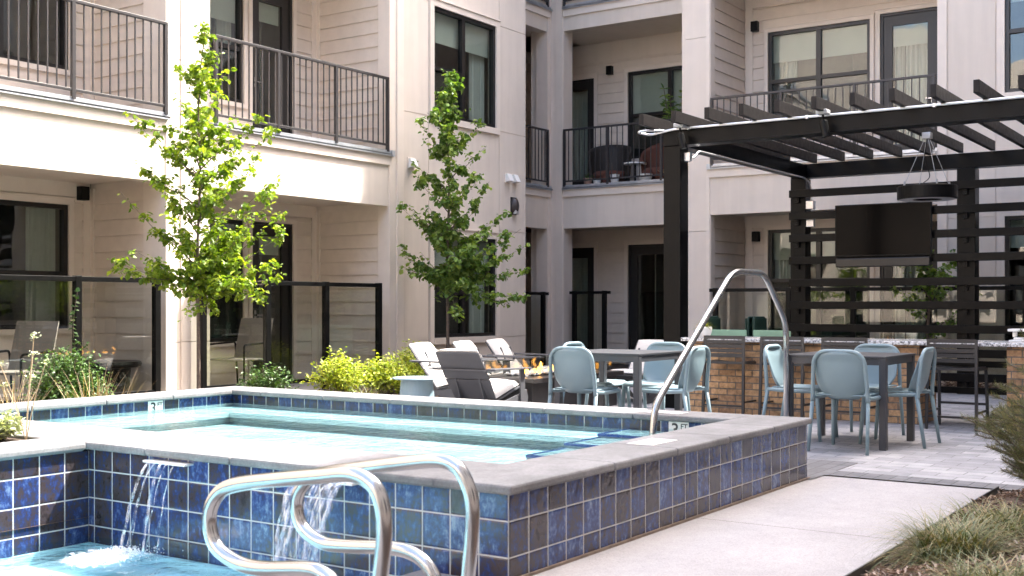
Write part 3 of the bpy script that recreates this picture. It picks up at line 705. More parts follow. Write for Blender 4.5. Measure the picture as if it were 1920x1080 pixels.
# ---- right facade, plane x = 17.45
XR, XRB = 17.45, 18.9
for z0, z1 in ((0, 2.36), (2.367, 5.5), (5.507, TOP)):
    fb(stc2, 'X', XR, 8.0, 8.16, z0, z1, -.1, 0); fb(stc2, 'X', XR, 8.16, 8.40, z0, z1, -.4, -.02)
fb(trim, 'X', XR, 7.96, 8.02, 0, TOP, -.2, .02)
fascia('X', XR, 4.4, 7.97, F1, Z1); fb(fla, 'X', XR, 7.93, 7.99, Z1-.03, Z1+.055, -.02, .075); fascia('X', XR, 4.4, 7.97, F2, Z2); wall(stc, 'X', XR, 4.4, 8.4, Z2+.06, TOP)
rh = {0: [(5.82, 7.55, .62, 2.44), (4.75, 5.66, .03, 2.5)], 1: [(5.82, 7.55, 4.0, 5.78), (4.75, 5.66, 3.42, 5.83)]}
for lv, (zf, zc_) in enumerate(LV):
    wall(stc2, 'X', XRB, 4.4, 7.98, zf, zc_+.1, rh[lv]); hh = [(h[0]-.08, h[1]+.08, h[2]-.3 if h[2]-zf < .2 else h[2]-.1, h[3]+.12) for h in rh[lv]]
    siding(sid, 'X', XRB, 4.4, 7.95, zf+.02, zc_-.14, hh)
    fb(trim, 'X', XRB, 7.82, 7.95, zf, zc_, -.02, .03); fb(trim, 'X', XRB, 4.4, 7.95, zc_-.14, zc_+.1, -.02, .026)
    for h in rh[lv]: casing(trim, 'X', XRB, *h, w=.065, sill=(h[2]-zf > .2))
    wall(stc2, 'Y', 7.98, XR+.1, XRB, zf, zc_+.1, th=.1); siding(sid, 'Y', 7.98, XR+.12, XRB-.02, zf+.02, zc_-.02); fb(trim, 'Y', 7.98, XR-.0, XR+.12, zf, zc_+.02, -.05, .03)
    wall(stc2, 'X', 17.6, 4.38, 4.42, zf, zc_, th=1.3)
    soff.box(XR+.2, XRB, 4.4, 7.98, zc_+.06, zc_+.1)
    if lv: slab.box(XR+.2, XRB, 4.4, 7.98, zf-.1, zf)
    window('X', XRB, *rh[lv][0], cols=(.5,), hung=True, shade=.28, curtain='r', open_lower=True, mid=.53); door('X', XRB, *rh[lv][1], shade=.22, curtain=1)
fb(trim, 'X', XR, 4.27, 4.40, 0, TOP, -.25, .03)
wr_ = [(1.9, 3.49, 4.13, 5.85), (1.9, 3.49, .66, 2.41)]
jr = [(3.6, 4.27, z-J, z+J) for z in (.64, 2.41, 4.07, 5.83)]+[(-20, 1.8, z-J, z+J) for z in (.64, 2.41, 4.07, 5.83)]+[(a-J, a+J, 0, TOP) for a in (3.61, 1.8)]
wall(stc, 'X', XR, -1.5, 4.27, 0, TOP, wr_+jr, th=.15); wall(stc, 'X', XR, -1.5, 4.27, 0, TOP, wr_, th=.05, d=-.012)
for w in wr_: casing(trim, 'X', XR, *w); window('X', XR, *w, cols=(.5,), hung=(1,), shade=.25, curtain='l', open_lower=True, mid=.5)
# roof mass behind the facades (casts the shade of the right wing)
fb(stc2, 'X', XR+.3, -1.5, 8.0, 7.0, TOP, -9, 0)
stc2.box(19.0, 24, 7.2, 9.6, TOP+.15, 18.5)  # unseen rooftop tower, added to throw shade on the double-window wall
rf = MB(); rf.box(XR, 27, -1.5, 13, TOP, TOP+.15); rf.box(-8, XR, YF, 20, TOP, TOP+.15); rf.build('roof', M['flashing'], bld)
bk = MB(); bk.box(14, 27, 14.9, 15.0, 0, TOP); bk.box(-8, 14, 14.9, 15.0, 0, TOP); bk.box(22.2, 22.3, -1.5, 15, 0, TOP); bk.build('rear_wall', M['interior_dark'], bld)
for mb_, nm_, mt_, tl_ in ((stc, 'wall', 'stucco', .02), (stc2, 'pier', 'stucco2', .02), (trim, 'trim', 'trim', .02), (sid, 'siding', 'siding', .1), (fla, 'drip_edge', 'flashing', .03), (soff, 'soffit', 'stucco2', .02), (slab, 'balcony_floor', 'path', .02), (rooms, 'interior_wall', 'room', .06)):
    build_split(mb_, nm_, M[mt_], bld, tl_)
# south and west wings (behind the camera; south shades the near court, west is added for reflections and bounce)
def wing(name_label, x0, x1, y0, y1, h, face):
    r = thing('apartment_wing', (0,0,0), 0, name_label, 'building'); m = MB(); hs = []
    g = MB(); f = MB()
    a0, a1 = (x0, x1) if face == 'N' else (y0, y1); a = a0+1.2
    while a < a1-2.4:
        z = .9
        while z < h-2:
            if face == 'N':
                f.box(a-.06, a+1.66, y1, y1+.03, z-.06, z+1.66); g.box(a, a+1.6, y1+.03, y1+.04, z, z+1.6)
            else:
                f.box(x1, x1+.03, a-.06, a+1.66, z-.06, z+1.66); g.box(x1+.03, x1+.04, a, a+1.6, z, z+1.6)
            z += 3.42
        a += 4.1
    m.box(x0, x1, y0, y1, 0, h); m.build('wall', M['stucco'], r); f.build('window_frame', M['frame'], r); g.build('pane', plain('wing_glass_'+face, (.03, .035, .04), .05), r)
wing('tall cream stucco wing closing the near side of the court', -16, 27, -8, -1.55, 15.2, 'N')
wing('unseen cream stucco wing at the far left, added for reflections and bounce light', -20, -14, -1.5, 20, 10.6, 'E')

# balcony railings
def railing(kind, pl_, a0, a1, z0, posts, lab, par=None):
    r = thing('balcony_railing', (0,0,0), 0, lab, 'railing', 'dark metal balcony railings')
    def P(a, z): return (a, pl_, z) if kind == 'Y' else (pl_, a, z)
    m = MB(); up = (0,0,1)
    m.obox(P(a0, z0+1.1), P(a1, z0+1.1), .045, .035).build('top_rail', M['rail'], r, bevel=.004); MB().obox(P(a0, z0+.13), P(a1, z0+.13), .03, .03).build('bottom_rail', M['rail'], r, bevel=.004)
    for p in posts: MB().obox(P(p, z0+.03), P(p, z0+1.085), .042, .042, up=(1,0,0) if kind == 'Y' else (0,1,0)).build('post', M['rail'], r)
    m = MB(); n = max(2, int(round((a1-a0)/.115)))
    for k in range(1, n): a = a0+(a1-a0)*k/n; m.obox(P(a, z0+.145), P(a, z0+1.085), .014, .014, up=(1,0,0) if kind == 'Y' else (0,1,0))
    m.build('balusters', M['rail'], r)
railing('Y', 11.12, 6.0, 9.17, Z1, (6.8, 7.9, 9.15), 'dark metal railing of the balcony at the upper left edge')
railing('Y', 11.12, 9.9, 13.20, Z1, (9.92, 10.98, 12.08, 13.18), 'dark metal railing of the long balcony behind the bright tree')
railing('Y', 11.93, 16.92, 18.85, Z1, (16.95, 18.83), 'short dark railing squeezed between corner column and window wall')
railing('X', 18.96, 8.42, 11.66, Z1, (8.5, 9.6, 10.7, 11.64), 'dark railing of the middle balcony with round chairs behind')
railing('X', 17.41, 4.42, 7.93, Z1, (4.45, 5.6, 6.75, 7.91), 'dark railing of the right balcony above the pergola slats')
railing('Y', 11.93, 16.92, 18.85, Z2, (16.95, 18.83), 'short dark railing one floor up, beside the corner column')
railing('X', 18.96, 8.42, 11.66, Z2, (8.5, 9.6, 10.7, 11.64), 'dark railing of the topmost middle balcony at the upper edge')

# wall fittings
def sconce(kind, pl_, a, z, lab):
    o = thing('wall_light', (a, pl_, z) if kind == 'Y' else (pl_, a, z), 0 if kind == 'Y' else R(-90), lab, 'wall light', 'black square wall lights')
    MB().box(-.08, .08, -.02, 0, -.11, .13).build('mounting_plate', M['trim'], o, bevel=.003)
    MB().box(-.06, .06, -.13, -.03, -.085, .085).box(-.04, .04, -.03, -.02, -.04, .04).build('housing', M['black'], o, bevel=.006)
sconce('Y', 12.63, 9.06, 2.55, 'black square wall light in the ground floor recess at the far left')
sconce('X', 20.5, 11.48, 5.84, 'black square wall light on the middle balcony between door and window')
sconce('X', 18.9, 7.76, 5.90, 'black square wall light on the upper right balcony left of its window')
sconce('X', 18.9, 7.74, 2.33, 'black square wall light in the ground floor recess behind the pergola post')
ds = thing('wall_light', (16.52, YF, 2.85), 0, 'brown half dome wall light below the twin vents', 'wall light')
m = MB()
def dome(u, v):
    a = math.pi*u; b = -math.pi/2+math.pi*v
    return (.085*math.cos(b)*math.cos(a)*1.0, -.10*math.cos(b)*math.sin(a)-.01, .15*math.sin(b))
m.grid(dome, 20, 20).build('shade', plain('brown_metal', (.035, .028, .028), .4), ds, smooth=True); MB().box(-.09, .09, -.012, 0, -.15, .15).build('mounting_plate', M['frame'], ds, bevel=.01)
MB().box(-.05, .05, -.088, -.03, -.14, -.07).build('lens', M['lamp_grey'], ds, bevel=.01)
def vent(x, z, lab):
    o = thing('wall_vent', (x, YF, z), 0, lab, 'vent', 'cream hooded wall vents')
    MB().box(-.085, .085, -.012, 0, -.09, .09).build('flange', M['trim'], o, bevel=.003)
    m = MB(); m.v = [(-.06,-.012,.07),(.06,-.012,.07),(.06,-.05,.07),(-.06,-.05,.07),(-.06,-.012,-.07),(.06,-.012,-.07),(.06,-.11,-.05),(-.06,-.11,-.05)]
    m.f = [(0,1,2,3),(3,2,6,7),(0,3,7,4),(1,5,6,2),(4,7,6,5)]; m.build('hood', M['white'], o)
vent(13.76, 3.30, 'cream hooded vent beside the upper part of the darker tree'); vent(16.33, 3.31, 'left one of the two cream vents above the dome light'); vent(16.53, 3.31, 'right one of the two cream vents above the dome light')
# ================================================================ GLASS PATIO FENCES
def glass_fence(kind, pl_, posts, z1, lab, ext=(0, 0), z0=.02, door_=False):
    r = thing('glass_fence', (0,0,0), 0, lab, 'glass fence', 'black framed glass patio fences')
    def P(a, z): return (a, pl_, z) if kind == 'Y' else (pl_, a, z)
    up = (1,0,0) if kind == 'Y' else (0,1,0)
    for p in posts: MB().obox(P(p, z0), P(p, z1), .075, .075, up=up).build('post', M['black'], r, bevel=.005)
    MB().obox(P(posts[0]-ext[0], z1-.035), P(posts[-1]+ext[1], z1-.035), .06, .055).build('top_rail', M['black'], r, bevel=.004); MB().obox(P(posts[0], z0+.14), P(posts[-1], z0+.14), .04, .05).build('bottom_rail', M['black'], r, bevel=.004)
    for a, b in zip(posts, posts[1:]):
        if abs(b-a) < .1: continue
        MB().obox(P(a+.04, (z0+.165+z1-.065)/2), P(b-.04, (z0+.165+z1-.065)/2), .008, z1-z0-.23).build('glass_panel', M['fence_glass'], r)
glass_fence('Y', 11.05, (5.6, 6.75, 7.90, 8.96), 1.485, 'black framed glass fence at the left, shrub in front of it', (0, .0))
glass_fence('Y', 11.05, (9.65, 10.71, 11.80, 12.90), 1.485, 'black framed glass fence behind the bright young tree', (0, 0))
glass_fence('Y', 11.9, (17.2, 18.62), 1.42, 'sliver of black glass fence left of the corner column', (0, .16))
glass_fence('X', 19.1, (10.85, 11.50), 1.44, 'narrow black glass fence panel right of the corner column', (.12, .1))
glass_fence('X', 17.35, (-1.0, .4, 1.8, 3.2, 4.5, 5.6, 6.6, 7.82), 1.44, 'black framed glass fence behind the slatted pergola screen', (0, .1))

# ================================================================ PERGOLA
pg = thing('pergola', (0,0,0), 0, 'black steel pergola with open slat roof over the brick bar', 'pergola')
PXF, PXR, YL = 12.1, 16.16, 5.94
for x, y, w, lab in ((PXF, YL, .21, None), (PXR, YL+.03, .22, None), (PXR, 3.69, .23, None), (PXF, -1.2, .21, None), (PXR, -1.0, .22, None)):
    p = MB().box(x-w/2, x+w/2, y-w/2, y+w/2, 0, 2.962).build('post', M['perg'], pg, bevel=.006)
m = MB(); m.box(PXF-.1, PXF+.1, -1.6, YL+.11, 2.965, 3.15); m.box(PXF-.115, PXF-.1, -1.6, YL+.11, 2.965, 2.98); m.box(PXF-.115, PXF-.1, -1.6, YL+.11, 3.135, 3.15)
m.build('front_beam', M['perg'], pg, bevel=.003)
MB().box(PXR-.1, PXR+.1, -1.6, YL+.14, 2.965, 3.16).build('rear_beam', M['perg'], pg, bevel=.003)
for y in (YL, 1.9, -1.2): MB().box(PXF+.1, PXR-.1, y-.09, y+.09, 2.968, 3.147).build('side_beam', M['perg'], pg, bevel=.003)
for k in range(19):
    y = 6.12-k*.394; MB().box(11.6, 16.08, y-.028, y+.028, 3.166, 3.29).build('rafter', M['rafter'], pg, bevel=.003)
    m = MB().box(PXF-.06, PXF+.0, y-.045, y+.045, 3.151, 3.17); m.build('bracket', M['black'], pg)
sc = thing('slatted_screen', (0,0,0), 0, 'black horizontal slat privacy screen across the rear pergola posts', 'screen')
for k in range(9):
    z = 2.735-.314*k; MB().box(15.93, 15.985, -1.1, 6.06, z-.053, z+.053).build('slat', M['perg'], sc, bevel=.004)
    for y in (5.97, 3.69): MB().box(15.99, 16.045, y-.03, y+.03, z-.12, z-.04).box(15.975, 16.045, y-.012, y+.012, z-.09, z-.066).build('slat_bracket', M['black'], sc)
    m = MB().lathe([(0,.0),(.009,0),(.009,.006),(0,.008)], 0, 0, 0, 8); m.v = [(15.988-z_, 5.97+x_, z-.075+y_) for x_, y_, z_ in m.v]; m.build('bolt', M['steel'], sc)
tv = thing('television', (15.86, 4.72, 2.18), 0, 'large black flat television mounted on the slatted screen', 'television')
MB().box(-.02, .03, -.645, .645, -.355, .355).build('housing', M['black'], tv, bevel=.004); MB().box(-.024, -.0205, -.63, .63, -.335, .34).build('screen', M['tv'], tv); MB().box(.03, .07, -.2, .2, -.2, .2).build('bracket', M['black'], tv)
sb = thing('soundbar', (15.86, 4.72, 1.745), 0, 'long black soundbar directly under the television', 'soundbar')
MB().box(-.045, .06, -.63, .63, -.06, .06).build('housing', M['frame'], sb, bevel=.012)
# ring lamp
lp = thing('ring_lamp', (14.0, 3.65, 2.47), 0, 'black ring shaped lamp hanging on thin wires under the pergola', 'pendant lamp')
MB().lathe([(.16,-.075),(.325,-.075),(.335,-.07),(.335,.07),(.33,.075),(.16,.075),(.16,-.075)], seg=48).build('housing', M['black'], lp, smooth=False, bevel=.0)
MB().lathe([(.165,-.078),(.318,-.078)], seg=48).build('diffuser', M['lamp_grey'], lp)
MB().box(-.05, .05, -.05, .05, .63, .70).build('junction_box', M['conduit'], lp, bevel=.005)
for k, a in enumerate((.6, 2.2, 3.8, 5.4)):
    MB().tube([(.27*math.cos(a), .27*math.sin(a), .085), (.03*math.cos(a), .03*math.sin(a), .63)], .0035, 6).tube([(.27*math.cos(a), .27*math.sin(a), .085), (.264*math.cos(a), .264*math.sin(a), .13)], .012, 8).build('wire', M['lamp_grey'], lp)
MB().tube(catmull([(0,0,.63),(-.03,.02,.4),(.03,-.02,.2),(.02,.05,.12),(-.01,.06,.09)]), .005, 6).build('cable', M['black'], lp)
# conduits
cd = thing('conduit', (0,0,0), 0, 'pale metal electrical conduit running along the pergola front beam', 'conduit')
MB().tube(round_path([(PXF-.14, 6.02, 3.14), (PXF-.28, 6.20, 3.135), (PXF-.30, 6.28, 3.12), (PXF-.16, 6.2, 3.10), (PXF-.135, 5.9, 3.145), (PXF-.135, 3.0, 3.145), (PXF-.135, -1.4, 3.145)], .06), .014, 8).build('tube', M['conduit'], cd, smooth=True)
for y in (5.72, 4.35, 3.05, 1.8): MB().box(PXF-.155, PXF-.1155, y-.012, y+.012, 3.125, 3.163).build('clamp', M['conduit'], cd)
cd2 = thing('conduit', (0,0,0), 0, 'thin metal conduit bending under the left pergola side beam', 'conduit')
MB().tube(round_path([(PXF+.02, YL-.12, 2.84), (PXF+.14, YL-.16, 2.84), (PXF+.25, YL-.16, 2.935), (PXR-.35, YL-.16, 2.935), (PXR-.15, YL-.16, 2.88), (PXR-.08, YL-.16, 2.72), (PXR-.08, YL-.15, 2.62)], .08), .012, 8).build('tube', M['conduit'], cd2, smooth=True)
MB().box(PXF-.03, PXF+.04, YL-.19, YL-.11, 2.79, 2.89).build('junction_box', M['conduit'], cd2, bevel=.006)
MB().box(PXR-.13, PXR-.03, YL-.2, YL-.09, 2.52, 2.64).build('outlet_box', M['conduit'], cd2, bevel=.006); MB().box(PXR-.12, PXR-.04, YL-.2, YL-.09, 2.27, 2.43).build('outlet_box', M['conduit'], cd2, bevel=.006)
def spot(x, y, z, ax, lab):
    x -= .05; z -= .03
    o = thing('spotlight', (x, y, z), 0, lab, 'spotlight', 'black spotlights on the pergola beam')
    MB().box(-.06, .06, -.06, .06, .05, .1).build('junction_box', M['lamp_grey'], o, bevel=.01)
    MB().tube([(0,0,.05), (0,0,.0), (-.02,-.01,-.03)], .012, 8).build('swivel', M['black'], o)
    p = Vector((-.02,-.01,-.02)); q = p+Vector(ax).normalized()*.17
    MB().tube([p, q], .042, 16).build('lamp_head', M['black'], o, smooth=False, bevel=.003)
spot(PXF-.17, 5.78, 3.12, (.0, -.25, -1), 'black spotlight at the pergola corner above the tall post')
spot(PXF-.17, 4.15, 3.12, (.0, -.2, -1), 'black spotlight halfway along the pergola front beam')

# ================================================================ BAR
bar = thing('brick_bar', (0,0,0), 0, 'tan brick bar with speckled granite counter under the pergola', 'bar')
BX = 11.68
m = MB().box(BX, BX+.62, 3.12, 5.58, 0, .772); o = m.build('brick_base', M['brick'], bar)
MB().quad((BX+.003,3.117,0), (BX+.62,3.117,0), (BX+.62,3.117,.772), (BX+.003,3.117,.772)).build('brick_end', M['brick2'], bar)
MB().box(BX, BX+.62, -.6, 2.32, 0, .772).build('brick_pillar', M['brick'], bar)
MB().box(BX-.08, BX+.72, -.7, 5.64, .775, .813).build('counter', M['granite'], bar, bevel=.008)
MB().box(BX+.3, BX+.35, 2.32, 3.12, .3, .36).box(BX+.3, BX+.35, 2.32, 3.12, .56, .62).build('footrail', M['black'], bar)
pot = thing('potted_plant', (11.9, 5.50, .813), 0, 'small yellow green plant in a white pot on the bar end', 'potted plant')
MB().lathe([(0,0),(.06,0),(.085,.05),(.09,.10),(.082,.115),(.075,.105),(0,.10)], seg=24).build('pot', M['white'], pot, smooth=True)
def blades(m, cx, cy, z, n, L, spread, w, rnd, droop=.6, ang0=.2):
    for i in range(n):
        a = rnd.uniform(0, 6.283); l = L*rnd.uniform(.55, 1.1); tilt = rnd.uniform(ang0, 1.1)*spread; r0 = rnd.uniform(0, .03)*spread; k = 5
        p = Vector((cx+r0*math.cos(a), cy+r0*math.sin(a), z)); u = Vector((math.cos(a), math.sin(a), 0)); s = Vector((-math.sin(a), math.cos(a), 0))*w*rnd.uniform(.6, 1.2); n0 = len(m.v); th = tilt
        for j in range(k+1):
            ww = s*(1-(j/k)**1.6)
            m.v += [tuple(p-ww), tuple(p+ww)]
            th += droop*l/L/k*2; p = p+(u*math.sin(th)+Vector((0,0,1))*math.cos(th))*(l/k)
        for j in range(k): b = n0+2*j; m.f.append((b, b+1, b+3, b+2))
rnd = random.Random(11)
m = MB(); blades(m, 0, 0, .10, 70, .14, 1.1, .010, rnd, .5); m.build('leaves', M['pot_leaf'], pot)
it = thing('counter_sink_tap', (12.0, 2.25, .813), 0, 'white lidded serving tray on the bar counter behind the pine branches', 'tray')
MB().box(-.1, .1, -.32, .1, .0, .02).box(-.08, .1, -.3, .06, .02, .045).build('tray', M['white'], it, bevel=.01); MB().box(-.1, .12, -.3, .11, .1, .125).box(-.02, .02, -.28, -.24, .045, .1).box(-.02, .02, .04, .08, .045, .1).build('lid', M['white'], it, bevel=.01)
it.name = 'serving_tray'

# ================================================================ BLUE CHAIRS (face +x locally, seat centre at origin)
def blue_chair():
    r = thing('patio_chair'); mt = M['blue']; H_ = .80; SZ = .445
    arch = round_path([(-.30, -.235, .0), (-.235, -.222, .42), (-.275, -.20, .80), (-.275, .20, .80), (-.235, .222, .42), (-.30, .235, .0)], .12, 7)
    top = [p for p in arch if p.z >= .40]; 
    MB().tube(top, .0165, 12).build('back_frame', mt, r, smooth=True)
    for sy in (-1, 1): MB().tube([(-.232, sy*.222, .43), (-.30, sy*.235, 0)], [.0175, .014], 10).build('leg', mt, r, smooth=True)
    for sy in (-1, 1): MB().tube([(.20, sy*.20, .43), (.235, sy*.215, .0)], [.020, .014], 10).build('leg', mt, r, smooth=True)
    for sy in (-1, 1): MB().tube(catmull([(-.235, sy*.222, .435), (-.08, sy*.222, .425), (.1, sy*.215, .425), (.2, sy*.20, .428)], 4), .0165, 10).build('side_rail', mt, r, smooth=True)
    MB().tube([(.2,-.2,.428),(.2,.2,.428)], .015, 10).build('front_rail', mt, r, smooth=True)
    def seat(u, v):
        x = -.20+.43*u; y = (-.205+.41*v)*(1-.05*u); return (x, y, SZ-.018*math.sin(math.pi*v)*math.sin(math.pi*min(1, u*1.05))-.03*max(0, u-.85)/.15+.006)
    MB().grid(seat, 14, 12).build('seat', mt, r, smooth=True, solid=.012)
    def back(u, v):      # u up, v across: rounded panel bulging backwards
        z = .42+.375*u; wdt = .203*(.50+.50*math.sin(math.pi/2*min(1, (u+.02)/.40))**.8) if u < .40 else .203
        if u > .72: wdt = .205-.09*((u-.72)/.28)**3
        s = 2*v-1; y = wdt*s; x = -.155-.115*u**.8-.045*(1-s*s)*(.45+.55*math.sin(math.pi*min(1, u+.2)))+.0
        zz = z-.0*s*s
        return (x+.03*(abs(s)**3)*(1-u), y, zz)
    MB().grid(back, 16, 14).build('backrest', mt, r, smooth=True, solid=.011)
    return r
def dining_table():
    r = thing('dining_table'); w = .425
    MB().box(-w, w, -w, w, .735, .752).build('tabletop', M['grey'], r, bevel=.003)
    MB().box(-w+.02, w-.02, -w+.012, -w+.04, .68, .734).box(-w+.02, w-.02, w-.04, w-.012, .68, .734).box(-w+.012, -w+.04, -w+.04, w-.04, .68, .734).box(w-.04, w-.012, -w+.04, w-.04, .68, .734).build('apron', M['grey'], r)
    for sx in (-1, 1):
        for sy in (-1, 1): MB().box(sx*(w-.062), sx*(w-.004), sy*(w-.062), sy*(w-.004), 0, .7345).build('leg', M['grey'], r, bevel=.006)
    return r
T0 = dining_table(); T1 = copy_tree(T0)
T0.location = (9.23, 5.09, 0); T1.location = (9.85, 3.20, 0)
tag(T0, 'dark grey square dining table behind the spa, nearer the fire table', 'table', 'grey dining tables')
tag(T1, 'dark grey square dining table on the pavers in front of the brick bar', 'table', 'grey dining tables')
chs = [((8.73, 5.13), 0, 'blue chair seen from behind, left of the table near the fire table'),
       ((9.23, 4.58), 90, 'blue chair seen from its side, right end of the table near the fire table'),
       ((9.76, 5.02), 180, 'blue chair facing the spa behind the table near the fire table'),
       ((9.60, 5.52), -90, 'blue chair mostly hidden, only its top edge above the left blue chair'),
       ((9.36, 3.05), 0, 'blue chair seen from behind in front of the table by the bar'),
       ((9.98, 2.86), 90, 'blue chair in side view at the right of the table by the bar'),
       ((9.95, 3.66), -90, 'blue chair behind the handrail post, left of the table by the bar'),
       ((10.36, 3.22), 180, 'blue chair between the table and the brick bar, facing the spa')]
c0 = blue_chair()
for i, ((x, y), a, lab) in enumerate(chs):
    c = c0 if i == 0 else copy_tree(c0); c.location = (x, y, 0); c.rotation_euler = (0, 0, R(a)); tag(c, lab, 'chair', 'light blue patio chairs')

# bar stools (face +x)
def bar_stool():
    r = thing('bar_stool'); mt = M['stool']; w = .215
    for sy in (-1, 1):
        MB().obox((-.24, sy*(w+.01), 0), (-.20, sy*w, .845), .026, .026, up=(1,0,0)).build('leg', mt, r); MB().obox((.24, sy*(w+.01), 0), (.19, sy*w, .57), .026, .026, up=(1,0,0)).build('leg', mt, r)
    MB().obox((-.205,-w,.565), (.19,-w,.56), .024, .024).obox((-.205,w,.565), (.19,w,.56), .024, .024).obox((.19,-w,.56), (.19,w,.56), .024, .024).obox((-.2,-w,.565), (-.2,w,.565), .024, .024).build('seat_frame', mt, r)
    m = MB()
    for k in range(7):
        x = -.17+.058*k; m.grid(lambda u, v, x=x: (x+.045*(u-.5), -w+2*w*v, .578-.018*math.sin(math.pi*v)), 1, 8)
    m.build('seat', mt, r, solid=.008)
    m = MB()
    for k in range(5):
        z = .645+.046*k; m.box(-.215-.0*k, -.203, -w+.012, w-.012, z-.018, z+.018)
    m.build('backrest', mt, r)
    MB().obox((.218,-w,.22), (.218,w,.22), .022, .022).obox((-.232,-w,.12), (-.232,w,.12), .02, .02).obox((-.232,-w-.005,.16), (.225,-w-.005,.16), .018, .018).obox((-.232,w+.005,.16), (.225,w+.005,.16), .018, .018).build('footrest', mt, r)
    return r
s0 = bar_stool()
for i, (y, lab) in enumerate([(5.03, 'bar stool nearest the tall black post and potted plant'), (4.40, 'second bar stool from the left, right of the handrail top'), (3.76, 'third bar stool, only its back top above the blue chairs'), (2.74, 'rightmost bar stool with open space behind its legs')]):
    c = s0 if i == 0 else copy_tree(s0); c.location = (11.58, y, 0); tag(c, 'slatted dark grey '+lab, 'bar stool', 'dark grey slatted bar stools')
# dark mats behind the bar
tag(MB().box(12.7, 14.6, 1.9, 2.75, .004, .016).build('floor_mat', M['rug'], bevel=.003), 'black rubber mat on the pavers behind the bar gap', 'mat')

# ================================================================ FIRE PIT LOUNGE
def lounge_chair():        # faces +x, adirondack style with side arms and flat panels
    r = thing('lounge_chair'); mt = M['lounge']; w = .30
    bt, bb = Vector((-.42, 0, .70)), Vector((-.02, 0, .16))
    def slab(p, q, w0, w1, t, n):
        m = MB(); p, q = Vector(p), Vector(q); tt = (q-p).normalized(); nn = tt.cross(Vector((0,1,0))).normalized()*t/2; k = 0
        for c, ww in ((p, w0), (q, w1)):
            for a, b in ((-1,-1),(1,-1),(1,1),(-1,1)): m.v.append(tuple(c+Vector((0,1,0))*a*ww+nn*b))
        m.f = [(0,3,2,1),(4,5,6,7),(0,1,5,4),(1,2,6,5),(2,3,7,6),(3,0,4,7)]; return m
    slab(bt, (bt+bb)/2+Vector((-.005,0,.007)), .25, .26, .016, 0).build('upper_back_panel', mt, r, bevel=.002)
    slab((bt+bb)/2+Vector((.002,0,-.003)), bb, .26, .23, .016, 0).build('backrest', mt, r, bevel=.002)
    slab((-.1,0,.20), (.40,0,.33), .25, .26, .016, 0).build('seat', mt, r, bevel=.002)
    for sy in (-1, 1):
        MB().obox((-.28, sy*.14, .62), (-.10, sy*.14, .20), .018, .06, up=(1,0,0)).build('back_batten', mt, r)
        m = MB(); y = sy*w   # side runner
        pts = [(-.45,.0),(-.38,.0),(.0,.16),(.30,.0),(.42,.0),(.46,.22),(.43,.30),(.34,.27),(.0,.21),(-.20,.17)]
        m.poly([(x, y-.009, z) for x, z in pts][::-1]); m.poly([(x, y+.009, z) for x, z in pts]); n = len(pts)
        for i in range(n): m.quad((pts[i][0],y-.009,pts[i][1]), (pts[(i+1)%n][0],y-.009,pts[(i+1)%n][1]), (pts[(i+1)%n][0],y+.009,pts[(i+1)%n][1]), (pts[i][0],y+.009,pts[i][1]))
        m.build('leg', mt, r)
        MB().obox((.33, sy*(w+.02), .10), (.31, sy*(w+.02), .512), .018, .09, up=(1,0,0)).build('arm_post', mt, r, bevel=.002)
        MB().obox((-.34, sy*(w+.03), .535), (.40, sy*(w+.03), .52), .11, .016).build('armrest', mt, r, bevel=.004)
    MB().obox((-.29, -w-.05, .525), (-.29, w+.05, .525), .06, .016).build('crossbar', mt, r)
    def cush(p, q, w_, t):
        p, q = Vector(p), Vector(q); L = (q-p).length; tt = (q-p)/L; nn = Vector((0,1,0)).cross(tt).normalized()
        if nn.x < 0 and abs(nn.x) > abs(nn.z): nn = -nn
        if nn.z < 0 and abs(nn.z) >= abs(nn.x): nn = -nn
        m = MB(); c = []
        def f(u, v):
            s = math.sin(math.pi*u)**.25*math.sin(math.pi*v)**.25 if 0 < u < 1 and 0 < v < 1 else 0
            return p+tt*L*u+Vector((0,1,0))*w_*(2*v-1)+nn*(.012+t*s)
        m.grid(f, 18, 14); m.grid(lambda u, v: p+tt*L*u+Vector((0,1,0))*w_*(2*v-1)+nn*.012, 1, 1); return m
    cush((-.43,0,.715), (-.235,0,.45), .235, .075).build('head_cushion', M['cushion'], r, smooth=True)
    cush((-.235,0,.45), (-.05,0,.20), .235, .07).build('back_cushion', M['cushion'], r, smooth=True)
    cush((-.06,0,.225), (.41,0,.345), .24, .08).build('seat_cushion', M['cushion'], r, smooth=True)
    return r
l0 = lounge_chair()
for i, (x, y, a, lab) in enumerate([
    (9.63, 6.92, 4, 'dark grey lounge chair seen from behind in front of the fire table'),
    (10.75, 8.12, -80, 'lounge chair with white cushions left of the row, behind the back-turned chair'),
    (11.62, 8.15, -78, 'middle lounge chair of the row beneath the ground floor window'),
    (12.45, 8.25, -80, 'lounge chair with white cushions nearest the corner recess, right of the row'),
    (12.75, 6.75, 180, 'lounge chair at the far end of the fire table, behind the blue chairs')]):
    c = l0 if i == 0 else copy_tree(l0); c.location = (x, y, 0); c.rotation_euler = (0, 0, R(a)); tag(c, lab, 'lounge chair', 'lounge chairs round the fire table')
ft = thing('fire_table', (0,0,0), 0, 'long low dark fire table with flames inside a glass guard', 'fire table')
FX0, FX1, FY0, FY1 = 10.15, 12.08, 6.60, 7.42
MB().box(FX0, FX1, FY0, FY1, .355, .40).build('tabletop', M['pit'], ft, bevel=.004); MB().box(FX0+.06, FX1-.06, FY0+.06, FY1-.06, 0, .354).build('base', M['pit'], ft, bevel=.004)
MB().box(FX0+.3, FX1-.3, FY0+.28, FY1-.28, .401, .412).build('burner_tray', M['interior_dark'], ft)
rnd = random.Random(8); m = MB()
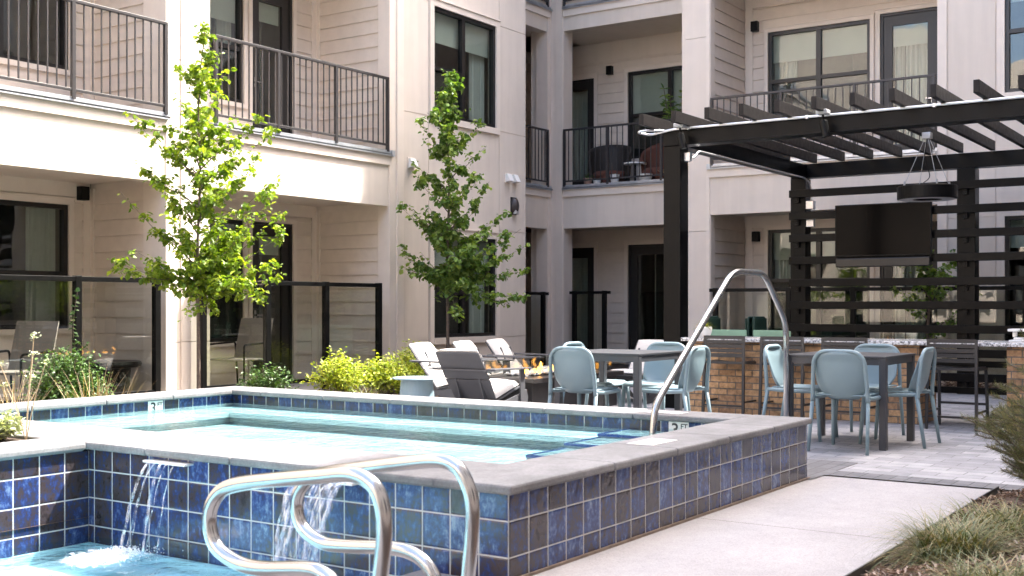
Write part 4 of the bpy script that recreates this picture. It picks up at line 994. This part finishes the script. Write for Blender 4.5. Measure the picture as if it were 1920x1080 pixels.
for i in range(420):
    x = rnd.uniform(FX0+.28, FX1-.28); y = rnd.uniform(FY0+.26, FY1-.26); r = rnd.uniform(.012, .024); z = .412+rnd.uniform(0, .02); n0 = len(m.v)
    m.v += [(x+r,y,z),(x-r,y,z),(x,y+r,z),(x,y-r,z),(x,y,z+r),(x,y,z-r)]; m.f += [(n0+a, n0+b, n0+c) for a, b, c in ((0,2,4),(2,1,4),(1,3,4),(3,0,4),(2,0,5),(1,2,5),(3,1,5),(0,3,5))]
tag(m.build('fire_stones', M['firerock'], ft), kind='stuff')
g = MB()
gx0, gx1, gy0, gy1, gz0, gz1 = FX0+.12, FX1-.08, FY0+.12, FY1-.12, .402, .575
g.box(gx0, gx1, gy0, gy0+.008, gz0, gz1).box(gx0, gx1, gy1-.008, gy1, gz0, gz1).box(gx0, gx0+.008, gy0+.009, gy1-.009, gz0, gz1).box(gx1-.008, gx1, gy0+.009, gy1-.009, gz0, gz1); g.build('glass_guard', M['guard_glass'], ft)
for i in range(13):
    x = FX0+.35+1.25*i/12+rnd.uniform(-.04, .04); y = 7.0+rnd.uniform(-.05, .05); h = rnd.uniform(.06, .15); w = rnd.uniform(.018, .034)
    pts = [(x+.012*math.sin(k*1.4+i), y+.01*math.cos(k*1.1+i), .41+h*k/7) for k in range(8)]; rs = [w*(.55+.8*(k/7))*(1-(k/7))**.6+.001 for k in range(8)]
    MB().tube(pts, rs, 8).build('flame', M['flame'], ft, smooth=True)
st = thing('side_table', (9.50, 7.62, 0), 0, 'light blue metal side table with flared round base beside the back-turned lounge chair', 'side table')
MB().lathe([(0,.0),(.20,0),(.165,.40),(.0,.40)], seg=32).build('base', M['bluet'], st, smooth=False); MB().lathe([(0,.402),(.25,.402),(.255,.408),(.25,.418),(0,.418)], seg=40).build('tabletop', M['bluet'], st)

# ================================================================ STEEL RAILS
hr = thing('handrail', (0,0,0), 0, 'tall angular stainless handrail rising out of the spa water', 'handrail')
HYY = 3.60
MB().tube(round_path([(6.97,HYY,-.05), (6.99,HYY,.36), (7.03,HYY,.50), (8.30,HYY,1.42), (8.92,HYY,1.42), (9.40,HYY,1.02), (9.42,HYY,.0)], .14, 8), .0245, 18).build('tube', M['steel'], hr, smooth=True)
MB().lathe([(0,.001),(.055,.001),(.055,.012),(.03,.018),(0,.018)], 9.42, HYY, 0, 24).build('base_plate', M['steel'], hr)
def grab(x, pts, lab):
    r = thing('grab_rail', (0,0,0), 0, lab, 'grab rail', 'stainless grab rails at the pool edge')
    P = [(x, y, z) for y, z in pts]
    MB().tube(catmull(P, 6), .0245, 18).build('tube', M['steel'], r, smooth=True)
    for y in (pts[0][0], pts[-1][0]): MB().lathe([(0,.001),(.055,.001),(.055,.014),(.03,.02),(0,.02)], x, y, -.004, 24).build('base_plate', M['steel'], r)
grab(3.12, [(2.31,-.03),(2.30,.15),(2.275,.38),(2.27,.50),(2.29,.57),(2.335,.625),(2.41,.64),(2.55,.622),(2.75,.589),(2.92,.558),(3.00,.53),(3.055,.475),(3.065,.41),(3.03,.345),(2.94,.305),(2.83,.305),(2.62,.322),(2.52,.315),(2.455,.28),(2.42,.22),(2.42,.1),(2.42,-.03)], 'grab rail farther from the camera, its top passing before the tiled wall')
grab(2.64, [(2.29,-.03),(2.28,.15),(2.255,.36),(2.24,.49),(2.25,.58),(2.29,.635),(2.37,.655),(2.50,.638),(2.70,.61),(2.86,.582),(2.94,.55),(2.985,.49),(2.985,.42),(2.95,.365),(2.86,.33),(2.75,.325),(2.56,.347),(2.485,.343),(2.44,.315),(2.415,.25),(2.415,.1),(2.415,-.03)], 'grab rail nearer the camera, reaching farthest left over the pool')

# ================================================================ PATIO AND BALCONY ITEMS
gc = None
def green_chair():
    r = thing('green_lounge_chair')
    MB().box(.30, .33, -.33, .33, .12, .70).box(-.3, .3, -.33, .33, .30, .34).build('seat', M['green'], r, bevel=.01)
    MB().box(-.33, -.30, -.36, .36, .30, .80).build('backrest', M['green'], r, bevel=.01)
    for sy in (-1, 1): MB().tube(round_path([(-.28, sy*.37, 0), (-.28, sy*.37, .98), (.26, sy*.37, .98), (.26, sy*.37, 0)], .06), .02, 8).build('arm_frame', M['greend'], r, smooth=True)
    for sy in (-1, 1): MB().box(-.32, .26, sy*.34-.012, sy*.34+.012, .40, .97).build('side_panel', M['greend'], r, bevel=.01)
    return r
g0 = green_chair(); g0.location = (16.55, 7.17, 0); g0.scale = (.8, .9, 1)
tag(g0, 'green metal lounge chair behind the bar, under the handrail arch', 'chair', 'green metal lounge chairs')
g1 = copy_tree(g0); g1.location = (16.55, 6.42, 0); tag(g1, 'green metal lounge chair behind the bar, next to the pergola rear post', 'chair', 'green metal lounge chairs')
def club(x, y, z, rz, mt, lab, name='round_chair', cat='chair'):
    r = thing(name, (x, y, z), rz, lab, cat)
    def shell(u, v):
        a = R(60)+R(240)*v; h = .38+.38*math.sin(math.pi*v)**.6
        return ((.34+.05*u)*math.cos(a), (.36+.05*u)*math.sin(a), .18+(h)*u)
    MB().grid(shell, 8, 26).build('backrest', mt, r, smooth=True, solid=.04); MB().lathe([(0,.2),(.33,.2),(.35,.3),(.30,.36),(0,.38)], seg=28).build('seat_cushion', M['redcloth'], r, smooth=True)
    for k in range(4): a = R(45+90*k); MB().tube([(.26*math.cos(a), .26*math.sin(a), .2), (.3*math.cos(a), .3*math.sin(a), 0)], .016, 8).build('leg', M['black'], r)
    return r
club(19.85, 11.15, Z1, R(200), M['wicker'], 'round dark wicker chair on the middle balcony, left one')
club(19.85, 10.05, Z1, R(160), M['redcloth'], 'reddish brown padded round chair on the middle balcony')
MBt = thing('balcony_table', (19.75, 10.55, Z1), 0, 'small white topped round table between the two round balcony chairs', 'side table')
MB().lathe([(0,.46),(.22,.46),(.22,.485),(0,.485)], seg=28).build('tabletop', M['white'], MBt); MB().lathe([(.02,.0),(.02,.46)], seg=10).build('post', M['black'], MBt); MB().lathe([(0,0),(.15,0),(.15,.015),(0,.02)], seg=20).build('base', M['black'], MBt)
def small_pot(x, y, z, r, h, mt, lab, leaf=None, ln=.12, n=40, seed=1):
    o = thing('flower_pot', (x, y, z), 0, lab, 'pot', 'pots along the middle balcony edge')
    MB().lathe([(0,0),(r*.75,0),(r,h),(r*1.05,h),(r*1.05,h*1.08),(r*.9,h*1.05),(0,h*.9)], seg=20).build('pot', mt, o, smooth=False)
    if leaf: m = MB(); blades(m, 0, 0, h*.9, n, ln, 1, .012, random.Random(seed), .7); m.build('leaves', leaf, o)
small_pot(19.12, 11.22, Z1+.06, .085, .11, M['terracotta'], 'small terracotta pot with upright green leaves on the balcony edge', M['leafs'], .26, 24)
small_pot(19.12, 11.02, Z1+.06, .08, .09, M['white'], 'small empty white dish pot on the balcony edge')
small_pot(19.12, 10.84, Z1+.06, .07, .15, M['redcloth'], 'small dark red pot on the balcony edge', M['redcloth'], .1, 20)
small_pot(19.12, 10.64, Z1+.06, .09, .14, M['white'], 'white pot with pale foliage on the balcony edge', M['leafg'], .1, 25)
small_pot(19.12, 10.0, Z1+.06, .13, .11, M['white'], 'wide white bowl pot before the red brown chair')
small_pot(19.12, 9.66, Z1+.06, .14, .10, M['redcloth'], 'wide dark red bowl with twiggy plant on the balcony edge', M['straw'], .22, 22)
# leafy houseplant
def leaf_quad(m, p, d, n, L, w):
    d = d.normalized(); s = d.cross(n).normalized(); up = s.cross(d).normalized(); n0 = len(m.v)
    m.v += [tuple(p), tuple(p+d*L*.38+s*w*.5+up*w*.12), tuple(p+d*L*.75+s*w*.33+up*w*.06), tuple(p+d*L-up*w*.15), tuple(p+d*L*.75-s*w*.33+up*w*.06), tuple(p+d*L*.38-s*w*.5+up*w*.12), tuple(p+d*L*.45-up*w*.06)]
    m.f += [(n0, n0+1, n0+6), (n0+1, n0+2, n0+6), (n0+2, n0+3, n0+6), (n0+3, n0+4, n0+6), (n0+4, n0+5, n0+6), (n0+5, n0, n0+6)]
hp = thing('houseplant', (19.35, 9.50, Z1), 0, 'tall leafy houseplant in a pot on the middle balcony above the pergola corner', 'potted plant')
MB().lathe([(0,0),(.12,0),(.16,.3),(0,.28)], seg=20).build('pot', M['terracotta'], hp)
m = MB(); lf = MB(); rnd = random.Random(21)
for i in range(9):
    a = rnd.uniform(0, 6.28); tx = .30*math.cos(a); ty = .33*math.sin(a); tz = rnd.uniform(1.15, 1.7); P = catmull([(0,0,.28), (tx*.3, ty*.3, .8), (tx, ty, tz)], 8); m.tube(P, .007, 6)
    for p in P[6:]:
        for _ in range(5): leaf_quad(lf, p, Vector((rnd.gauss(0,1), rnd.gauss(0,1), rnd.gauss(-.1,.5))), Vector((rnd.gauss(0,.4), rnd.gauss(0,.4), 1)), rnd.uniform(.09,.16), .055)
m.build('stem', M['bark'], hp); lf.build('leaves', M['leaf2'], hp)
# ground floor patio furniture on the left
def armchair(x, y, rz, lab):
    r = thing('sling_chair', (x, y, .012), rz, lab, 'chair', 'beige sling patio chairs'); w = .27
    MB().box(-.25, .28, -w, w, .40, .43).build('seat', M['beige'], r, bevel=.01)
    m = MB(); m.grid(lambda u, v: (-.26-.16*u, -w+2*w*v, .42+.55*u), 6, 4); m.build('backrest', M['beige'], r, solid=.02)
    for sy in (-1, 1): MB().tube(round_path([(.28, sy*.3, 0), (.28, sy*.3, .62), (-.32, sy*.3, .64), (-.38, sy*.3, 0)], .05), .014, 8).build('arm_frame', M['black'], r)
    return r
armchair(7.6, 11.75, R(200), 'beige sling patio chair behind the left glass fence')
armchair(11.2, 12.1, R(190), 'beige sling patio chair behind the glass fence, before the patio door')
tb = thing('round_fire_pit', (8.62, 11.6, .012), 0, 'low black round table behind the left glass fence', 'table')
MB().lathe([(0,.5),(.44,.5),(.45,.47),(.44,.44),(.33,.42),(.30,.05),(.34,0),(0,0)], seg=40).build('body', M['black'], tb, smooth=False); tb.name = 'round_table'
sw = thing('barbecue_grill', (6.95, 11.7, .012), 0, 'dark covered item behind the glass fence at the left picture edge', 'grill')
MB().box(-.25, .25, -.2, .2, .5, .75).grid(lambda u, v: (-.25+.5*u, -.2*math.cos(math.pi*v), .75+.18*math.sin(math.pi*v)), 1, 12).build('hood', M['black'], sw, bevel=.01)
for sx in (-1, 1):
    for sy in (-1, 1): MB().box(sx*.22-.015, sx*.22+.015, sy*.17-.015, sy*.17+.015, 0, .5).build('leg', M['black'], sw)

# ================================================================ TREES AND PLANTS
def tree(name, base, tips, top, leafmat_, nleaf, lsize, seed, label, r0=.022, dr=.5, dpx=1.0):
    """tips: (lateral metres to the right, height) of the limb ends, each given its own depth"""
    rnd = random.Random(seed); t = thing(name, base, 0, label, 'tree')
    rt = Vector((math.sin(PHI), -math.cos(PHI), 0)); fw = Vector((math.cos(PHI), math.sin(PHI), 0)); Z = Vector((0,0,1))
    trunk = [Vector((0,0,-.1)), Vector((.005,.01,top*.2)), rt*-.012+Z*top*.42, rt*.015+Z*top*.62, rt*.0+Z*top*.82, rt*top_dx(tips)+Z*top]
    tp = catmull(trunk, 8); n = len(tp); m = MB(); m.tube(tp, [r0*(1-.86*(i/(n-1))**1.1) for i in range(n)], 9); m.build('trunk', M['bark'], t, smooth=True)
    def on_trunk(z):
        for a, b in zip(tp, tp[1:]):
            if a.z <= z <= b.z: return a.lerp(b, (z-a.z)/max(1e-6, b.z-a.z))
        return tp[-1]
    br = MB(); lf = MB(); paths = []
    allt = [(x, z, rnd.uniform(-dr, dr)) for x, z in tips]
    for k in range(int(len(tips)*.9)):       # limbs towards and away from the viewer
        x, z = rnd.choice(tips); allt.append((x*rnd.uniform(-.1, .75), z-rnd.uniform(0, .25), rnd.choice((-1, 1))*rnd.uniform(.45, 1.0)*min(dr*1.4, .25+abs(x))))
    for x, z, dd in allt:
        L = math.hypot(x, dd); zs = max(top*.34, z-L*rnd.uniform(.55, 1.0)-.05); s = on_trunk(zs); e = rt*x+fw*dd+Z*z
        mid = s.lerp(e, .5)+Z*(-.04*L)+Vector((rnd.gauss(0,.02), rnd.gauss(0,.02), 0))
        P = catmull([s, s.lerp(mid, .55)+Z*.03, mid, e], 5); br.tube(P, [max(.0018, .009*(1-i/len(P))) for i in range(len(P))], 5); paths.append((P, L))
    up = [p for p in tp if p.z > top*.5]; paths.append((up, .8)); paths.append((up[len(up)//3:], .6))
    tot = sum(l+.25 for _, l in paths); G = Vector((0,0,-1))
    for P, L in paths:
        cnt = int(nleaf*(L+.25)/tot); tw = []
        for q in range(max(2, int(L*9))):
            i = rnd.randrange(max(1, len(P)//5), len(P)); p = P[i]; d = Vector((rnd.gauss(0,1), rnd.gauss(0,1), rnd.gauss(.35,.5))).normalized(); l = rnd.uniform(.06, .2)*(1.15-.6*i/len(P)); e = p+d*l
            br.tube([p, p.lerp(e, .5)+Z*.01, e], [.003, .0022, .0012], 4); tw.append((p, e))
        for q in range(cnt):
            if rnd.random() < .7 and tw: a, b = rnd.choice(tw); p = a.lerp(b, rnd.uniform(.25, 1.05))
            else:
                i = rnd.uniform(.22, .999)*(len(P)-1); j = int(i); p = P[j].lerp(P[j+1], i-j)
            p = p+Vector((rnd.gauss(0,.022), rnd.gauss(0,.022), rnd.gauss(0,.022)))
            d = Vector((rnd.gauss(0,1), rnd.gauss(0,1), rnd.gauss(-.55,.45))); nn = Vector((rnd.gauss(0,.55), rnd.gauss(0,.55), 1)); s = lsize*rnd.choice((rnd.uniform(.35,.7), rnd.uniform(.8,1.25)))
            leaf_quad(lf, p, d, nn, s, s*.82)
    br.build('limbs', M['bark'], t); lf.build('crown', leafmat_, t); return t
def top_dx(tips): return tips[0][0]
def px_tips(pxs, cx, gy, k): return [((x-cx)*k, (gy-y)*k) for x, y in pxs]
# tree 1: 12.28 m away, 1 photo pixel = 5.6 mm
t1 = px_tips([(386,45),(322,122),(428,118),(345,95),(408,90),(312,165),(258,215),(300,235),(350,200),(512,240),(488,205),(430,190),(246,300),(292,335),(320,290),(530,322),(500,300),(455,280),(236,362),(300,395),(340,370),(524,372),(508,405),(450,350),(204,488),(228,505),(272,470),(310,450),(538,440),(527,500),(512,520),(480,560),(322,535),(448,552),(400,560),(350,545),(470,430),(410,470)], 373, 781, .00558)
tree('young_tree', (8.33, 9.6, 0), t1, 4.10, M['leaf1'], 9800, .063, 5, 'slender young tree with sunlit yellow green leaves before the first pier', dr=.42)
t2 = px_tips([(848,138),(868,150),(826,175),(800,205),(792,232),(882,200),(905,225),(830,215),(796,262),(772,300),(778,325),(915,275),(908,322),(870,260),(762,380),(752,388),(785,405),(920,345),(945,400),(925,410),(752,462),(762,482),(800,440),(978,428),(955,438),(900,390),(985,462),(984,508),(940,480),(757,500),(792,515),(978,560),(958,572),(900,568),(822,562),(850,548),(925,520),(880,470)], 842, 723, .00773)
tree('young_tree', (13.56, 10.3, 0), t2, 4.50, M['leaf2'], 9500, .078, 9, 'slender young tree with darker green leaves before the double window', r0=.028, dr=.42)
t3 = [(-.1,1.95),(.35,1.9),(-.45,1.75),(.5,1.65),(-.6,1.45),(.62,1.4),(.2,1.75),(-.3,1.2),(.5,1.15)]
tree('young_tree', (16.75, 4.35, 0), t3, 1.95, M['leaf2'], 900, .08, 31, 'small leafy tree half hidden behind the slatted screen below the television', r0=.03, dr=.3)

def shrub(name, x, y, z, rx, ry, h, mt, n, ls, seed, label, cat='shrub', group=None, stems=26):
    rnd = random.Random(seed); t = thing(name, (x, y, z), rnd.uniform(0, 6), label, cat, group); st = MB(); lf = MB(); ends = []
    for i in range(stems):
        a = rnd.uniform(0, 6.283); q = rnd.random()**.5; ex = rx*q*math.cos(a); ey = ry*q*math.sin(a); ez = h*(1-.55*q*q)*rnd.uniform(.78, 1.12)
        P = catmull([(ex*.15, ey*.15, 0), (ex*.5, ey*.5, ez*.5), (ex, ey, ez)], 6); st.tube(P, .004, 5); ends.append(P)
    for i in range(n):
        P = rnd.choice(ends); k = rnd.uniform(.25, .999)**.7*(len(P)-1); j = min(int(k), len(P)-2); p = P[j].lerp(P[j+1], k-j)
        sp = .075*min(1, h*2); p = p+Vector((rnd.gauss(0,sp), rnd.gauss(0,sp), rnd.gauss(0,sp*.6)))
        if p.z < .02: continue
        leaf_quad(lf, p, Vector((rnd.gauss(0,1), rnd.gauss(0,1), rnd.gauss(.25,.5))), Vector((rnd.gauss(0,.5), rnd.gauss(0,.5), 1)), ls*rnd.uniform(.6,1.2), ls*.55)
    st.build('stems', M['bark'], t); lf.build('foliage', mt, t); return t
G1 = 'yellow green shrubs beside the glass fence'
shrub('shrub', 10.65, 9.75, .02, .36, .36, .56, M['leafy'], 2600, .050, 1, 'yellow green shrub leftmost of its row below the fence end', group=G1)
shrub('shrub', 11.35, 9.60, .02, .34, .34, .50, M['leafy'], 2400, .050, 2, 'low yellow green shrub in the middle of its row', group=G1)
shrub('shrub', 12.05, 9.70, .02, .42, .38, .62, M['leafy'], 3000, .050, 3, 'yellow green shrub touching the blue side table', group=G1)
#shrub('shrub', 8.9, 10.3, .02, .55, .4, .40, M['leafs'], 1500, .045, 4, 'low green shrub behind the trunk of the bright tree')
shrub('shrub', 10.1, 10.4, .02, .4, .35, .42, M['leafs'], 1300, .045, 14, 'green shrub before the fence, standing in for foliage reflected in its glass')  # modelled shrub in place of a reflection in the fence glass
shrub('shrub', 6.60, 9.40, .02, .34, .34, .72, M['leafs'], 9000, .038, 6, 'dense dark green bush behind the left spa coping', stems=60)
vine = thing('climbing_vine', (7.55, 10.6, .02), 0, 'thin upright vine with round leaves before the left glass fence', 'plant')
m = MB(); lf = MB(); P = catmull([(0,0,0),(.03,0,.5),(-.02,0,.9),(.03,0,1.28)], 10); m.tube(P, .004, 5); rnd = random.Random(4)
for p in P[10:]:
    for _ in range(2): leaf_quad(lf, p, Vector((rnd.gauss(0,1), rnd.gauss(0,1), rnd.gauss(0,.4))), Vector((0,-.6,1)), .055, .05)
m.build('stem', M['bark'], vine); lf.build('leaves', M['leafs'], vine)
def grass(name, x, y, z, n, L, w, mt, seed, label, spread=1.0, droop=.6, cat='grass clump', rad=.0, ang0=.1, kind=None):
    rnd = random.Random(seed); m = MB(); o = thing(name, (x, y, z), 0, label, cat)
    for i in range(max(1, n//14)):
        a = rnd.uniform(0, 6.28); q = rad*rnd.random()**.6; blades(m, q*math.cos(a), q*math.sin(a), 0, 14, L, spread, w, rnd, droop, ang0)
    m.build('blades', mt, o); return o
grass('grass_clump', 8.3, 8.75, .02, 90, .42, .003, M['leafs'], 2, 'thin green grass clump behind the back corner of the spa', rad=.05)
grass('grass_clump', 10.2, 8.95, .02, 140, .46, .003, M['blade'], 3, 'thin grass clump before the leftmost yellow green shrub', rad=.08)
grass('dry_grass', 6.45, 8.72, .02, 84, .66, .005, M['straw'], 5, 'dry straw coloured stalks behind the spa coping beside the dense bush', .55, .15, 'dry stalks', rad=.14)
grass('dry_grass', 5.5, 8.6, .02, 60, .72, .005, M['straw'], 6, 'dry pale stalks at the left picture edge behind the spa', .5, .15, 'dry stalks', rad=.12)
grass('tufted_grass', 5.35, 1.28, .06, 1500, .40, .0026, M['blade'], 7, 'big tuft of green and tan grass spilling over the path edge', 1.25, .75, 'grass clump', rad=.15, ang0=.15)
grass('tufted_grass', 6.1, 1.22, .06, 900, .34, .0026, M['blade'], 8, 'smaller grass tuft between the big tuft and the pine branches', 1.2, .8, 'grass clump', rad=.18, ang0=.15)
grass('tufted_grass', 4.7, .95, .06, 1000, .34, .0026, M['blade'], 18, 'grass tuft at the bottom right corner of the picture', 1.25, .8, 'grass clump', rad=.2, ang0=.15)
# sage green plant in the planter
shrub('sage_plant', 3.90, 6.17, .385, .15, .2, .15, M['leafg'], 1300, .045, 12, 'pale sage green leafy plant in the raised planter at the left edge', 'plant')
sk = thing('seed_stalk', (3.97, 6.02, .385), 0, 'tall dried flower stalk with pale heads in the raised planter', 'dry stalks'); m = MB(); hd = MB(); rnd = random.Random(6)
for k in range(6):
    a = rnd.uniform(0, 6.28); q = rnd.uniform(.03, .16); h = rnd.uniform(.30, .62); P = catmull([(0,0,0), (q*.4*math.cos(a), q*.4*math.sin(a), h*.5), (q*math.cos(a), q*math.sin(a), h)], 6); m.tube(P, .0028, 5)
    for _ in range(26): p = P[-1]+Vector((rnd.gauss(0,.016), rnd.gauss(0,.016), rnd.gauss(0,.010))); leaf_quad(hd, p, Vector((rnd.gauss(0,1), rnd.gauss(0,1), rnd.gauss(.5,.6))), Vector((0,0,1)), .014, .01)
m.build('stems', M['straw'], sk); hd.build('seed_heads', M['leafg'], sk)
# pine at the right
def pine(x, y, z, seed, label, limbs, h, R_):
    rnd = random.Random(seed); t = thing('pine_bush', (x, y, z), 0, label, 'pine'); st = MB(); nd = MB()
    for i in range(limbs):
        a = rnd.uniform(0, 6.283); q = rnd.uniform(.35, 1)*R_; ez = rnd.uniform(.12, 1)*h; s = Vector((0,0,ez*.25)); e = Vector((q*math.cos(a), q*math.sin(a), ez)); P = catmull([s, s.lerp(e, .5)-Vector((0,0,.03)), e], 7); st.tube(P, [.007*(1-.75*i_/len(P)) for i_ in range(len(P))], 5); subs = [(P, .45)]
        for _ in range(4):
            p = P[rnd.randrange(5, len(P))]; e2 = p+Vector((math.cos(a)+rnd.gauss(0,.6), math.sin(a)+rnd.gauss(0,.6), rnd.uniform(.1,.9))).normalized()*rnd.uniform(.12,.26); Q = catmull([p, p.lerp(e2,.5)+Vector((0,0,-.01)), e2], 6); st.tube(Q, .0035, 4); subs.append((Q, .0))
        for Q, f0 in subs:
            for k in range(int(len(Q)*13)):
                i_ = rnd.uniform(f0, .999)*(len(Q)-1); j = int(i_); p = Q[j].lerp(Q[min(j+1, len(Q)-1)], i_-j); ax = (Q[min(j+1, len(Q)-1)]-Q[max(0, j-1)]).normalized()
                r = Vector((rnd.gauss(0,1), rnd.gauss(0,1), rnd.gauss(0,1))); r = (r-ax*r.dot(ax)).normalized(); d = (ax*rnd.uniform(.6,1.3)+r).normalized(); L = rnd.uniform(.03,.055); s_ = d.cross(Vector((rnd.random(), rnd.random(), rnd.random()))).normalized()*.0011; e3 = p+d*L; n0 = len(nd.v)
                nd.v += [tuple(p-s_), tuple(p+s_), tuple(e3)]; nd.f.append((n0, n0+1, n0+2))
    st.build('branches', M['bark'], t); nd.build('needles', M['needle'], t); return t
pine(7.55, 1.20, .03, 3, 'scrubby pine bush with loose needled branches at the path edge', 46, .76, .44)
pine(6.95, .98, .05, 4, 'tall needled pine branches entering at the right picture edge', 34, 1.05, .42)
